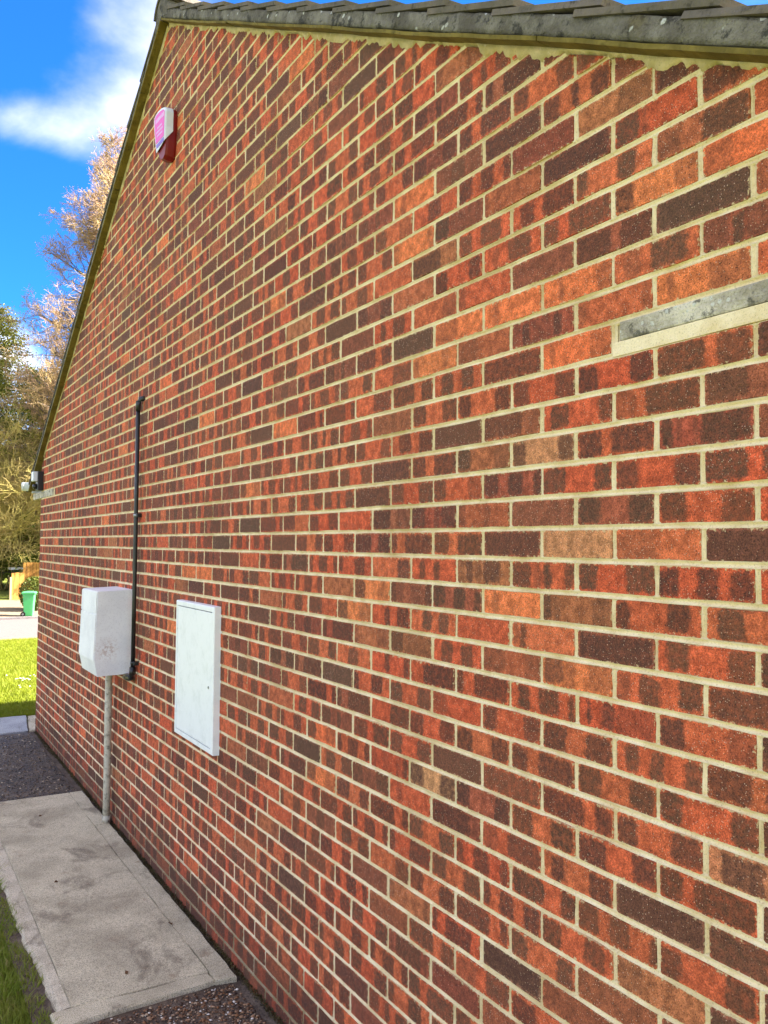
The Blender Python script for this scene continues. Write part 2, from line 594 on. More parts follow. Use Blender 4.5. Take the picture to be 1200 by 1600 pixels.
# near and far grit patches beside the house, laid between the concrete slabs
def wavy_slab(name, outline, z0, z1, mat, parent=None, bev=0.008, jit=0.004, step=0.06, seed=1, **props):
    """concrete slab from a 2D outline with an uneven edge and a worn arris"""
    rnd = random.Random(seed)
    pts = []
    n = len(outline)
    for i in range(n):
        a, b = Vector(outline[i]), Vector(outline[(i + 1) % n])
        m = max(1, int((b - a).length / step))
        for k in range(m):
            p = a.lerp(b, k / m)
            pts.append((p.x + rnd.uniform(-jit, jit), p.y + rnd.uniform(-jit, jit)))
    c = Vector((sum(p[0] for p in pts) / len(pts), sum(p[1] for p in pts) / len(pts)))
    v, f = [], []
    m = len(pts)
    for zz_, ins in ((z0, 0), (z1 - bev, 0), (z1, bev)):
        for p in pts:
            dirv = (c - Vector(p)).normalized()
            v.append((p[0] + dirv.x * ins * rnd.uniform(0.6, 1.6), p[1] + dirv.y * ins * rnd.uniform(0.6, 1.6), zz_))
    for r in range(2):
        for i in range(m):
            f.append((r * m + i, r * m + (i + 1) % m, (r + 1) * m + (i + 1) % m, (r + 1) * m + i))
    f.append(tuple(2 * m + i for i in range(m)))
    return link_obj(name, mesh_py(name, v, f, mat), parent, **props)


soil = link_obj('soil', mesh_py('soil', [(-0.80, -3, -0.003), (0.0, -3, -0.003), (0.0, 9.2, -0.003), (-0.80, 9.2, -0.003)],
                                [(0, 1, 2, 3)], M_SOIL), kind='structure')
path = wavy_slab('path', [(-0.661, 3.372), (-0.118, 3.345), (-0.124, 6.13), (-0.661, 6.14)], -0.06, 0.020, M_SLAB,
                 bev=0.004, jit=0.002, seed=3, kind='structure')
wavy_slab('edge_strip', [(-0.114, 3.27), (-0.030, 3.25), (-0.030, 5.42), (-0.120, 5.42)], -0.06, 0.0185, M_SLAB, path, 0.005, 0.003, seed=4)
wavy_slab('edge_strip', [(-0.120, 5.425), (-0.032, 5.425), (-0.034, 6.22), (-0.120, 6.22)], -0.06, 0.0205, M_SLAB, path, 0.004, 0.003, seed=5)
wavy_slab('edge_strip', [(-0.74, 3.255), (-0.118, 3.27), (-0.121, 3.341), (-0.660, 3.368), (-0.742, 3.368)], -0.06, 0.0175, M_SLAB, path, 0.007, 0.006, seed=6)
wavy_slab('edge_strip', [(-0.66, 6.144), (-0.122, 6.134), (-0.122, 6.22), (-0.72, 6.25)], -0.06, 0.0195, M_SLAB, path, 0.004, 0.003, seed=7)
er = random.Random(8)
n_ = 70
outer, hh_ = [], 0.0
for i in range(n_ + 1):
    y = 3.372 + (6.142 - 3.372) * i / n_
    hh_ = 0.75 * hh_ + er.uniform(-.007, .007)
    outer.append((-0.730 + hh_ + 0.012 * math.sin(y * 2.3), y))
cv, cf_ = [], []
for (x, y) in outer:
    d1, d2 = er.uniform(-.003, .003), er.uniform(-.003, .002)
    cv += [(x, y, -0.06), (x + 0.002, y, 0.002 + d1), (x + 0.014, y, 0.013 + d2), (-0.695, y, 0.0165 + d2 * .6), (-0.6635, y, 0.0185), (-0.6635, y, -0.06)]
for i in range(n_):
    for k in range(5):
        cf_.append((i * 6 + k, i * 6 + k + 1, (i + 1) * 6 + k + 1, (i + 1) * 6 + k))
link_obj('crumbled_edge', mesh_py('crumbled_edge', cv, cf_, M_SLABEDGE), path)
# far slab by the lawn and the worn strip between
tarmac = wavy_slab('tarmac', [(-0.80, 6.262), (-0.05, 6.238), (-0.05, 8.42), (-0.80, 8.40)], -0.05, 0.004, M_TARMAC, jit=0.004, seed=9, kind='structure')
slab2 = wavy_slab('pavement', [(-0.95, 8.44), (-0.065, 8.46), (0.03, 9.22), (-0.95, 9.24)], -0.06, 0.016,
                  mat_concrete('pale_path_concrete', (176, 178, 178), (156, 158, 160), (128, 128, 126), 1.5), bev=0.006, seed=10, kind='structure')
slab3 = wavy_slab('pavement', [(-0.05, 8.475), (0.6, 8.52), (0.6, 9.20), (0.045, 9.21)], -0.06, 0.010, M_SLAB, bev=0.006, seed=11, kind='structure')


def pebbles(name, n, xr, yr, zbase, rmin, rmax, mat, seed, **props):
    rg = np.random.default_rng(seed)
    oct_v = np.array([(1, 0, 0), (-1, 0, 0), (0, 1, 0), (0, -1, 0), (0, 0, 0.7), (0, 0, -0.7)], float)
    oct_f = np.array([(0, 2, 4), (2, 1, 4), (1, 3, 4), (3, 0, 4), (2, 0, 5), (1, 2, 5), (3, 1, 5), (0, 3, 5)])
    c = np.stack([rg.uniform(*xr, n), rg.uniform(*yr, n), zbase + rg.uniform(-0.002, 0.002, n)], 1)
    r = rmin + (rmax - rmin) * rg.random(n) ** 3
    sc = np.stack([r * rg.uniform(0.7, 1.3, n), r * rg.uniform(0.7, 1.3, n), r * rg.uniform(0.5, 0.9, n)], 1)
    a = rg.uniform(0, 6.28, n)
    V = oct_v[None] * (1 + rg.uniform(-0.25, 0.25, (n, 6, 1)))
    V = V * sc[:, None, :]
    x = V[..., 0] * np.cos(a)[:, None] - V[..., 1] * np.sin(a)[:, None]
    y = V[..., 0] * np.sin(a)[:, None] + V[..., 1] * np.cos(a)[:, None]
    V = np.stack([x, y, V[..., 2]], -1) + c[:, None, :]
    F = oct_f[None] + (np.arange(n) * 6)[:, None, None]
    me = bpy.data.meshes.new(name)
    me.from_pydata(V.reshape(-1, 3).tolist(), [], F.reshape(-1, 3).tolist())
    me.materials.append(mat)
    me.polygons.foreach_set('use_smooth', [True] * len(me.polygons))
    at = me.attributes.new('tone', 'FLOAT', 'POINT')
    at.data.foreach_set('value', np.repeat(rg.random(n), 6).astype(np.float32))
    return link_obj(name, me, **props)


def mat_pebble(name, stops, rough=0.7):
    m = NT(name, rough, 0.35)
    r = m.n('ShaderNodeValToRGB')
    r.color_ramp.interpolation = 'CONSTANT'
    el = r.color_ramp.elements
    while len(el) < len(stops):
        el.new(0.5)
    for e, (p, c) in zip(el, stops):
        e.position = p
        e.color = srgb(*c)
    m.link(m.attr('tone').outputs['Fac'], r.inputs[0])
    m.color(r.outputs[0])
    return m.m


MP1 = mat_pebble('mixed_gravel', [(0, (112, 82, 58)), (0.2, (78, 60, 48)), (0.45, (150, 116, 86)), (0.66, (128, 88, 56)), (0.82, (172, 148, 120)), (0.94, (228, 220, 204))])
MP2 = mat_pebble('wet_gravel', [(0, (92, 76, 58)), (0.3, (40, 33, 26)), (0.62, (132, 110, 82)), (0.80, (56, 45, 34)), (0.95, (206, 188, 156))], 0.45)
pebbles('gravel', 7500, (-0.80, -0.05), (2.2, 3.245), 0.000, 0.003, 0.011, MP1, 21, kind='stuff', label='brown and white gravel at the near end of the path', category='gravel')
pebbles('gravel', 11000, (-0.80, -0.06), (6.28, 8.40), 0.003, 0.003, 0.012, MP2, 22, kind='stuff', label='dark wet grit on the strip beyond the concrete path', category='gravel')


# grass blades
def grass(name, n, sampler, hmin, hmax, wid, mat, seed, **props):
    rg = np.random.default_rng(seed)
    P = sampler(rg, n)
    n = len(P)
    h = rg.uniform(hmin, hmax, n)
    a = rg.uniform(0, 6.283, n)
    lean = rg.uniform(0.1, 0.9, n) * h
    la = rg.uniform(0, 6.283, n)
    w = wid * rg.uniform(0.6, 1.4, n)
    dx, dy = np.cos(a) * w, np.sin(a) * w
    lx, ly = np.cos(la) * lean, np.sin(la) * lean
    V = np.empty((n, 5, 3))
    V[:, 0] = P + np.stack([-dx, -dy, 0 * h], 1)
    V[:, 1] = P + np.stack([dx, dy, 0 * h], 1)
    V[:, 2] = P + np.stack([-dx * .8 + lx * .35, -dy * .8 + ly * .35, h * .6], 1)
    V[:, 3] = P + np.stack([dx * .8 + lx * .35, dy * .8 + ly * .35, h * .6], 1)
    V[:, 4] = P + np.stack([lx, ly, h], 1)
    b = (np.arange(n) * 5)[:, None]
    F = (np.concatenate([b + np.array([[0, 1, 3]]), b + np.array([[0, 3, 2]]), b + np.array([[2, 3, 4]])], 1)).reshape(-1, 3)
    me = bpy.data.meshes.new(name)
    me.from_pydata(V.reshape(-1, 3).tolist(), [], F.tolist())
    me.materials.append(mat)
    return link_obj(name, me, **props)


M_GRASS = mat_leaf('lawn_blades', (116, 128, 22), (130, 138, 30), (138, 134, 46), 0.35, 2.5)


def near_verge(rg, n):
    y = rg.uniform(2.9, 6.2, n)
    edge = -0.735 + 0.012 * np.sin(y * 9) + 0.01 * np.sin(y * 23)
    x = edge - rg.random(n) ** 1.4 * 0.75
    # bare soil patches in the turf
    keep = (np.sin(x * 17 + 1.3) * np.sin(y * 11 + 0.4) + 0.35 * np.sin(y * 37)) < 0.72
    x, y = x[keep], y[keep]
    return np.stack([x, y, np.full_like(x, -0.03)], 1)


def far_lawn(rg, n):
    y = 9.24 + (LAWN_END - 9.26) * rg.random(n) ** 1.6
    x = rg.uniform(-1.2, 4.5, n)
    z = np.array([ground_z(q) - 0.03 for q in y])
    k = to_pix_np(np.stack([x, y, z], 1))
    keep = (k[:, 0] > -60) & (k[:, 0] < 90)
    return np.stack([x, y, z], 1)[keep]


def to_pix_np(P):
    R = P - np.array(CAM)
    k = R @ np.array(fwd)
    return np.stack([600 + FPX * (R @ np.array(right)) / k, 800 - FPX * (R @ np.array(up)) / k], 1)


M_GRASS2 = mat_leaf('verge_blades', (126, 144, 46), (138, 146, 58), (164, 150, 94), 0.4, 5)
grass('grass', 26000, near_verge, 0.022, 0.065, 0.0022, M_GRASS2, 31, kind='stuff', label='tufted shaded grass along the left edge of the concrete path', category='grass')
grass('lawn', 230000, far_lawn, 0.03, 0.075, 0.0045, M_GRASS, 32, kind='stuff', label='bright sunlit lawn beyond the far corner of the brick wall', category='grass')

# ------------------------------------------------------------------ the house
Y0, ZT = 0.89234, 2.83781            # brick column origin, level of bed joint 0
HB, CR = 0.1125, 0.075
YAP, ZAP, SL = 4.55, 4.814, 0.574    # gable apex and slope
CS, SN = 1 / math.hypot(1, SL), SL / math.hypot(1, SL)
S0, S1 = -3, 67
YN, YF = S0 * HB + Y0, 8.465

house = empty('brick_house', (0, 4.5, 0), label='brick house whose gable end wall fills the picture', category='house')
house_inv = Matrix.Translation((0, -4.5, 0))


def hpart(name, me, parent=None, **props):
    o = link_obj(name, me, parent or house, **props)
    if parent is None:
        o.matrix_parent_inverse = house_inv
    return o


def wall_top(y):
    return ZAP - SL * abs(y - YAP)


def clip_half(poly, a, b, c):
    """keep points with a*y+b*z<=c"""
    out = []
    for i in range(len(poly)):
        p, q = poly[i], poly[(i + 1) % len(poly)]
        dp, dq = a * p[0] + b * p[1] - c, a * q[0] + b * q[1] - c
        if dp <= 0:
            out.append(p)
        if (dp < 0 < dq) or (dq < 0 < dp):
            t = dp / (dp - dq)
            out.append((p[0] + (q[0] - p[0]) * t, p[1] + (q[1] - p[1]) * t))
    return out


def clip_gable(poly, off=0.0):
    poly = clip_half(poly, SL, 1, ZAP + SL * YAP + off)
    if len(poly) >= 3:
        poly = clip_half(poly, -SL, 1, ZAP - SL * YAP + off)
    return poly


# brick patterns read off the photograph, course by course, left to right;
# first letter body colour, then cells: D dark fired patch, M half dark, - plain
ROWS = {
    -1: (12, 'r--DD-- rDD--DD rM-DDDD oM----M mDDDDDD'),
    0: (12, 'rDD--MM r--DD-- rDD-DD-D mMMMMMM b-----MMMM mDDMMM'),
    1: (11, 'oM----M mDDMMMM b------ mDDDDDD rDDDM----- rDDDD-----'),
    2: (12, 'r------ bDDDD-- rDD-DDD- r-DD-DDDD rDD----DDD-- bMMM--DDDDD r------'),
    3: (11, 'b------ rDD---DD r-M-DDD- rDD-DDDDD oDDD-----MMM oMMM------'),
    4: (12, 'r-D-DD- r----MM rM----- mMMMMMM mDDDDD-DDDD dDDDDDDDDDD rM----'),
    5: (11, 'dDDDDDD oMMM--- o-M----- o--M----MM r-MM-DDDD- mMMDMMDD'),
    6: (12, 'r---DDD oM---M- bMMM---- mMDMMDM rM-----M o-M---MMMM r-----'),
    7: (11, 'rDDDD-DD r-DD-DD- rDDDDDDDD o-M-----MMM'),
    8: (12, 'bMMMMMM rDD--DD rDD---DD rDDD----DDD rDDD----DDD rDDDDDD-DDDD mDDDD'),
    9: (11, 'r-DD-DD dDDDDDDD bDDDDDMM r-DDD----DD rMMM-DDDDDDD mDDDD-----'),
    10: (12, 'mDDDDDD rDD-DDD bDD---MM tDD----DD rDDDD-DDDDDD mDDM-MDDDDDD mMMMM'),
    11: (11, 'rDD--DD rDD---MM mDD-DD-D rDDD---DD rDDD----DDD rDDDD-DDDD'),
    12: (12, 'mDDD-MM mDD-MDD bM--M-- mMMMMMM mDD--DD rDD--DD r-----'),
    13: (11, 'rD-DDDD rDD-DDD mDDDDDD t------ rMMM--- dDDDDDD'),
    14: (12, 'r----DD r-D-D-- bMDMDDM rDDMD-D rDDD----DDDD rDDD--DDD-DDD r-----'),
    15: (11, 'mDM-MMD mDD-DD-D o-M----- bDM---MM rDD----DDD- r-DDD--DDD-'),
    16: (12, 'r--D-DD r--DD-DD- r------ rMD------ mDDDDDDDDDD r-DDD----DDD mDDD'),
    17: (11, 'bDDMMMM r-DD-DD- bMMM--MM oDDM-MM rMM-DDD--DDD rDDDDDD---'),
    18: (12, 'r--D--D r--DDDDD rD-DDDD r-DD-DDD-D r-D-DDMMMMM rDDD----MMM mDDD'),
    19: (11, 'rDD--DD rMM---- rDD---DD rDDD--DDD r-DD-DD--DD rDDDDD-DDDDD'),
    20: (12, 'r---DDD rDD--DD rDD--DD rDD-DDDD rDDD---DDD rDDD-----DDD mDDD'),
    21: (11, 'rDD--DD dDDDDDD rDDDDDD rDDDDD-DD rDDD----DDDD t-DDDD----'),
    22: (12, 'rM-M-MD tDD--DD mDD---DD rDDD--DDD rDDDD---DDD rDDD-DDDDDDD mDDD'),
    23: (11, 'r-M---- mDDDDDM rMM-DDDD r-DD---DDD dDDDDDDDDDD mDDDD-MM'),
    24: (12, 'rDDDD-D rDD--DD rD-DD-D rDDDDD--DD rDDD-DDD--D rDDD-----DDDD mDDD'),
    25: (11, 'rD--DDD rDD--DD rD-DD-DD rDDD---DDD- bMMM------ dDDD-----'),
    26: (12, 'r----DD rDD--DD rDDDD-D rDD---DD bMMMMMM mDDDD--'),
    27: (11, 'bM----M rD-DDDD- dDDDDDDD bMMMMM rDD--DDD'),
    28: (12, 'bMMMMMM rDDDD-DD rMMM-DDD rDDD---- rDD-DD'),
    29: (11, 'mMDDDDM mMMMMMM bMMMMDD rDD---DD'),
}
PAT = {}
for c_, (s_, txt) in ROWS.items():
    for i_, t_ in enumerate(txt.split()):
        PAT[(c_, s_ - 2 * i_)] = t_          # key: course, left joint index
RANDOM_PATS = (['rDD--DD', 'rDD---DD', 'rDDD--DD', 'rD--DD-', 'r-DD-DD', 'rDD-DDDD', 'rDDDD-DD', 'rD-DD-D', 'rDD-D-DD'] * 4 +
               ['mDDDDDD', 'dDDDDDD', 'mDDD-DD', 'mMMDDMM', 'mDDMDMM', 'mD-DDDD', 'rDDDDD-D', 'rDDD-DDD', 'mDDMMDD'] * 2 +
               ['bMMMMMM', 'bM---MM', 'r------', 'rM-----', 'b------', 'o-M----', 'oDD--MM', 'rMM-DDD', 'r---DDD', 'rDDD---', 'r--DD--', 'mMMMMMM'])
BODY = {'r': (193, 93, 59), 'o': (216, 114, 68), 'b': (172, 98, 64), 'm': (158, 84, 60), 'd': (140, 88, 68), 't': (192, 128, 88)}
DARK = [(90, 57, 44), (83, 54, 44), (98, 64, 47), (88, 62, 47)]
brnd = random.Random(11)


def brick_spec(c, sl):
    txt = PAT.get((c, sl)) or brnd.choice(RANDOM_PATS)
    cells = txt[1:]
    n = len(cells)
    runs = []
    i = 0
    while i < n:
        if cells[i] != '-':
            j = i
            while j + 1 < n and cells[j + 1] == cells[i]:
                j += 1
            runs.append((i / n, (j + 1) / n, 1.0 if cells[i] == 'D' else 0.52))
            i = j + 1
        else:
            i += 1
    return txt[0], runs[:4]


def brick_outline(y0, y1, z0, z1, near_u0):
    """12-point uneven outline, counted from the left end (far, larger Y)"""
    j = lambda s: brnd.uniform(-s, s)
    ch = brnd.uniform(0.002, 0.0055)
    pts = [(y1 - ch, z0 + j(.0008)), (y1 - (y1 - y0) * .35, z0 + j(.0019)), (y1 - (y1 - y0) * .67, z0 + j(.0019)), (y0 + ch, z0 + j(.0008)),
           (y0 + j(.0007), z0 + ch), (y0 + j(.0007), z1 - ch), (y0 + ch, z1 + j(.0008)), (y0 + (y1 - y0) * .35, z1 + j(.0019)),
           (y0 + (y1 - y0) * .67, z1 + j(.0019)), (y1 - ch, z1 + j(.0008)), (y1 + j(.0007), z1 - ch), (y1 + j(.0007), z0 + ch)]
    return pts


def brick_geo(poly, y1, z0, seed):
    """front face + one steep worn arris going back into the joint; coordinates and local brick coordinates"""
    n = len(poly)
    cy = sum(p[0] for p in poly) / n
    cz = sum(p[1] for p in poly) / n
    hy = max(abs(p[0] - cy) for p in poly) or 1e-3
    hz = max(abs(p[1] - cz) for p in poly) or 1e-3
    xo = brnd.uniform(-0.0014, 0.0010)
    ty, tz = brnd.uniform(-.001, .001), brnd.uniform(-.0007, .0007)
    ins = 0.0016
    V = []
    for p in poly:
        fy, fz = (p[0] - cy) / hy, (p[1] - cz) / hz
        V.append((xo + ty * fy + tz * fz, p[0] - ins * fy, p[1] - ins * fz * 1.1))
    for p in poly:
        V.append((0.010, p[0], p[1]))
    F = [tuple(range(n))] + [(i, n + i, n + (i + 1) % n, (i + 1) % n) for i in range(n)]
    L = [(y1 - v[1], v[2] - z0, seed) for v in V]
    return V, F, L


def put_brick_attrs(me, loc, bcol, bdark, bp, bq):
    for nm, arr in (('bloc', loc), ('bp0', bp[0]), ('bp1', bp[1]), ('bp2', bp[2]), ('bp3', bp[3])):
        at = me.attributes.new(nm, 'FLOAT_VECTOR', 'POINT')
        at.data.foreach_set('vector', np.asarray(arr, np.float32).ravel())
    for nm, arr in (('bcol', bcol), ('bdark', bdark)):
        at = me.attributes.new(nm, 'FLOAT_COLOR', 'POINT')
        at.data.foreach_set('color', np.asarray(arr, np.float32).ravel())
    for i in range(4):
        at = me.attributes.new('bq%d' % i, 'FLOAT', 'POINT')
        at.data.foreach_set('value', np.asarray(bq[i], np.float32))


bricks = []
heads = []
C0, C1 = -27, 38
for c in range(C0, C1):
    zt, zb = ZT - CR * c - 0.005, ZT - CR * (c + 1) + 0.005
    zt += brnd.uniform(-.0012, .0012)
    zb += brnd.uniform(-.0012, .0012)
    par = c % 2
    s = S0 if par else S0 - 1          # odd courses end on whole bricks, even ones on headers
    while s < S1:
        sl, sr = min(s + 2, S1), max(s, S0)
        y0 = sr * HB + Y0 + 0.005 + brnd.uniform(-.002, .002)
        y1 = sl * HB + Y0 - 0.005 + brnd.uniform(-.002, .002)
        if sl == S1:
            y1 = YF
        if sr == S0:
            y0 = YN
        elif wall_top(sr * HB + Y0) > zb:
            heads.append((y0 - 0.005, zb, zt))
        s += 2
        if c == 7 and (sr < 3 or sl > 62):
            continue
        poly = clip_gable(brick_outline(y0, y1, zb, zt, 0), 0.0)
        if len(poly) < 3:
            continue
        area = 0.5 * abs(sum(poly[i][0] * poly[(i + 1) % len(poly)][1] - poly[(i + 1) % len(poly)][0] * poly[i][1] for i in range(len(poly))))
        if area < 0.0006:
            continue
        body, runs = brick_spec(c, sl)
        px = [to_pixel((0, p[0], p[1])) for p in poly]
        parea = 0.5 * abs(sum(px[i][0] * px[(i + 1) % len(px)][1] - px[(i + 1) % len(px)][0] * px[i][1] for i in range(len(px))))
        inside = sum(1 for q in px if -20 < q[0] < 1215 and -20 < q[1] < 1615) / len(px)
        L = y1 - y0
        k = brnd.uniform(0.90, 1.10)
        hue = brnd.uniform(-8, 8)
        bc = BODY[body]
        bc = srgb(bc[0], max(20, bc[1] + hue), max(15, bc[2] + hue * 0.6), k)
        dk = srgb(*brnd.choice(DARK), brnd.uniform(0.88, 1.18))
        bp, bq = [], []
        for i in range(4):
            if i < len(runs):
                a, b, st = runs[i]
                a = a * L + (0.003 if a > 0.01 else brnd.uniform(-.003, .006))
                b = b * L - (0.003 if b < 0.99 else brnd.uniform(-.003, .006))
                bp.append(((a + b) / 2, max(0.006, (b - a) / 2), st * brnd.uniform(0.88, 1.0)))
                bq.append(0.0325 + brnd.uniform(-.004, .004))
            else:
                bp.append((0.0, 0.001, 0.0))
                bq.append(-1.0)
        V, F, LL = brick_geo(poly, y1, zb, L)
        bricks.append(dict(V=V, F=F, L=LL, bc=bc, dk=dk, bp=bp, bq=bq, size=parea * inside, c=c, s=sl))

# mortar: backing sheet + tooled concave joints
mv, mf = [], []


def add_quadstrip(rows):
    b = len(mv)
    w = len(rows[0])
    for r in rows:
        mv.extend(r)
    for i in range(len(rows) - 1):
        for k in range(w - 1):
            mf.append((b + i * w + k, b + i * w + k + 1, b + (i + 1) * w + k + 1, b + (i + 1) * w + k))


gp = [(YN, -0.1), (YF, -0.1), (YF, wall_top(YF) + .009), (YAP, ZAP + .009), (YN, wall_top(YN) + .009)]
b = len(mv)
mv.extend([(0.0095, p[0], p[1]) for p in gp])
mf.append(tuple(range(b, b + 5)))
PROF = [(-0.0090, 0.0060), (-0.0056, 0.0008), (-0.0030, 0.0050), (0.0, 0.0070), (0.0030, 0.0050), (0.0056, 0.0008), (0.0090, 0.0060)]
jr = random.Random(5)
for c in range(C0, C1 + 1):
    z = ZT - CR * c
    # extent of this joint under the slopes
    half = (ZAP - z - 0.002) / SL
    ya, yb = max(YN, YAP - half), min(YF, YAP + half)
    if yb - ya < 0.02:
        continue
    n = max(2, int((yb - ya) / 0.055))
    rows = []
    for i in range(n + 1):
        y = ya + (yb - ya) * i / n
        dz, dx = jr.uniform(-.0007, .0007), jr.uniform(-.0006, .0008)
        rows.append([(dx + p[1], y, z + dz + p[0] * jr.uniform(0.92, 1.1)) for p in PROF])
    add_quadstrip(rows)
for (y, z0, z1) in heads:
    z1 = min(z1, wall_top(y) - 0.004)
    if z1 - z0 < 0.01:
        continue
    rows = []
    for i in range(4):
        z = z0 - 0.002 + (z1 - z0 + 0.004) * i / 3
        dy, dx = jr.uniform(-.0009, .0009), jr.uniform(-.0004, .001)
        rows.append([(dx + p[1] + 0.0004, y + dy + p[0] * jr.uniform(0.85, 1.1), z) for p in PROF])
    add_quadstrip(rows)
gable = hpart('gable_wall', mesh_py('gable_wall', mv, mf, M_MORTAR, True), label='gable wall of mottled red and dark bricks with cream joints')

bricks.sort(key=lambda q: -q['size'])
for q in bricks[:300]:
    me = mesh_py('brick', q['V'], q['F'], M_BRICK)
    n = len(q['V'])
    put_brick_attrs(me, q['L'], [q['bc']] * n, [q['dk']] * n, [[p] * n for p in q['bp']], [[p] * n for p in q['bq']])
    link_obj('brick', me, gable)
AV, AF, AL, AB, AD = [], [], [], [], []
AP, AQ = [[] for _ in range(4)], [[] for _ in range(4)]
for q in bricks[300:]:
    b, n = len(AV), len(q['V'])
    AV += q['V']
    AF += [tuple(i + b for i in f) for f in q['F']]
    AL += q['L']
    AB += [q['bc']] * n
    AD += [q['dk']] * n
    for i in range(4):
        AP[i] += [q['bp'][i]] * n
        AQ[i] += [q['bq'][i]] * n
me = mesh_py('bricks_beyond', AV, AF, M_BRICK)
put_brick_attrs(me, AL, AB, AD, AP, AQ)
link_obj('brickwork', me, gable, kind='stuff')

# padstones (kneelers) that carry the eaves at both ends of the gable
hpart('padstone', box_mesh('padstone', -0.0008, 0.2, 0.12, 1.212, 2.2665, 2.3085, M_PAD, 0.004), label='grey concrete padstone with white lichen near the right edge')
hpart('padstone_bed', box_mesh('padstone_bed', -0.0005, 0.02, YN + 0.002, 1.232, 2.2345, 2.2655, M_MORTAR, 0.001))
hpart('padstone', box_mesh('padstone', -0.004, 0.2, 7.86, 8.90, 2.245, 2.308, M_PAD, 0.004), label='grey concrete padstone at the far corner under the eaves')

# hidden sides of the house: eaves walls, rear wall, floor void
M_SIDE = mat_plain('side_brick', (150, 78, 58), 0.9, 0.2, (90, 60, 50), 0.5, 20)
DEPTH = 9.0
hpart('eaves_wall', box_mesh('eaves_wall', 0.012, DEPTH, YF - 0.10, YF - 0.0015, -0.1, 2.40, M_SIDE))
hpart('eaves_wall', box_mesh('eaves_wall', 0.012, DEPTH, YN + 0.0015, YN + 0.10, -0.1, 2.40, M_SIDE))
bm = bmesh.new()
bm_prism(bm, [(YN + .1, -.1), (YF - .1, -.1), (YF - .1, wall_top(YF - .1) - .01), (YAP, ZAP - .01), (YN + .1, wall_top(YN + .1) - .01)], 'x', DEPTH - 0.1, DEPTH)
hpart('rear_wall', mesh_bm('rear_wall', bm, M_SIDE))


def slope_pt(side, a, p, x):
    return (x, YAP + side * (a * CS + p * SN), ZAP - a * SN + p * CS)


AMAX = 5.02


def slope_box(bm, side, a0, a1, p0, p1, x0, x1, lift=0.0):
    pts = [slope_pt(side, a, p + (lift if k else 0), x) for x in (x0, x1) for k, a in enumerate((a0, a1)) for p in (p0, p1)]
    vs = [bm.verts.new(q) for q in pts]
    for f in [(0, 1, 3, 2), (4, 6, 7, 5), (0, 4, 5, 1), (2, 3, 7, 6), (0, 2, 6, 4), (1, 5, 7, 3)]:
        bm.faces.new([vs[i] for i in f])


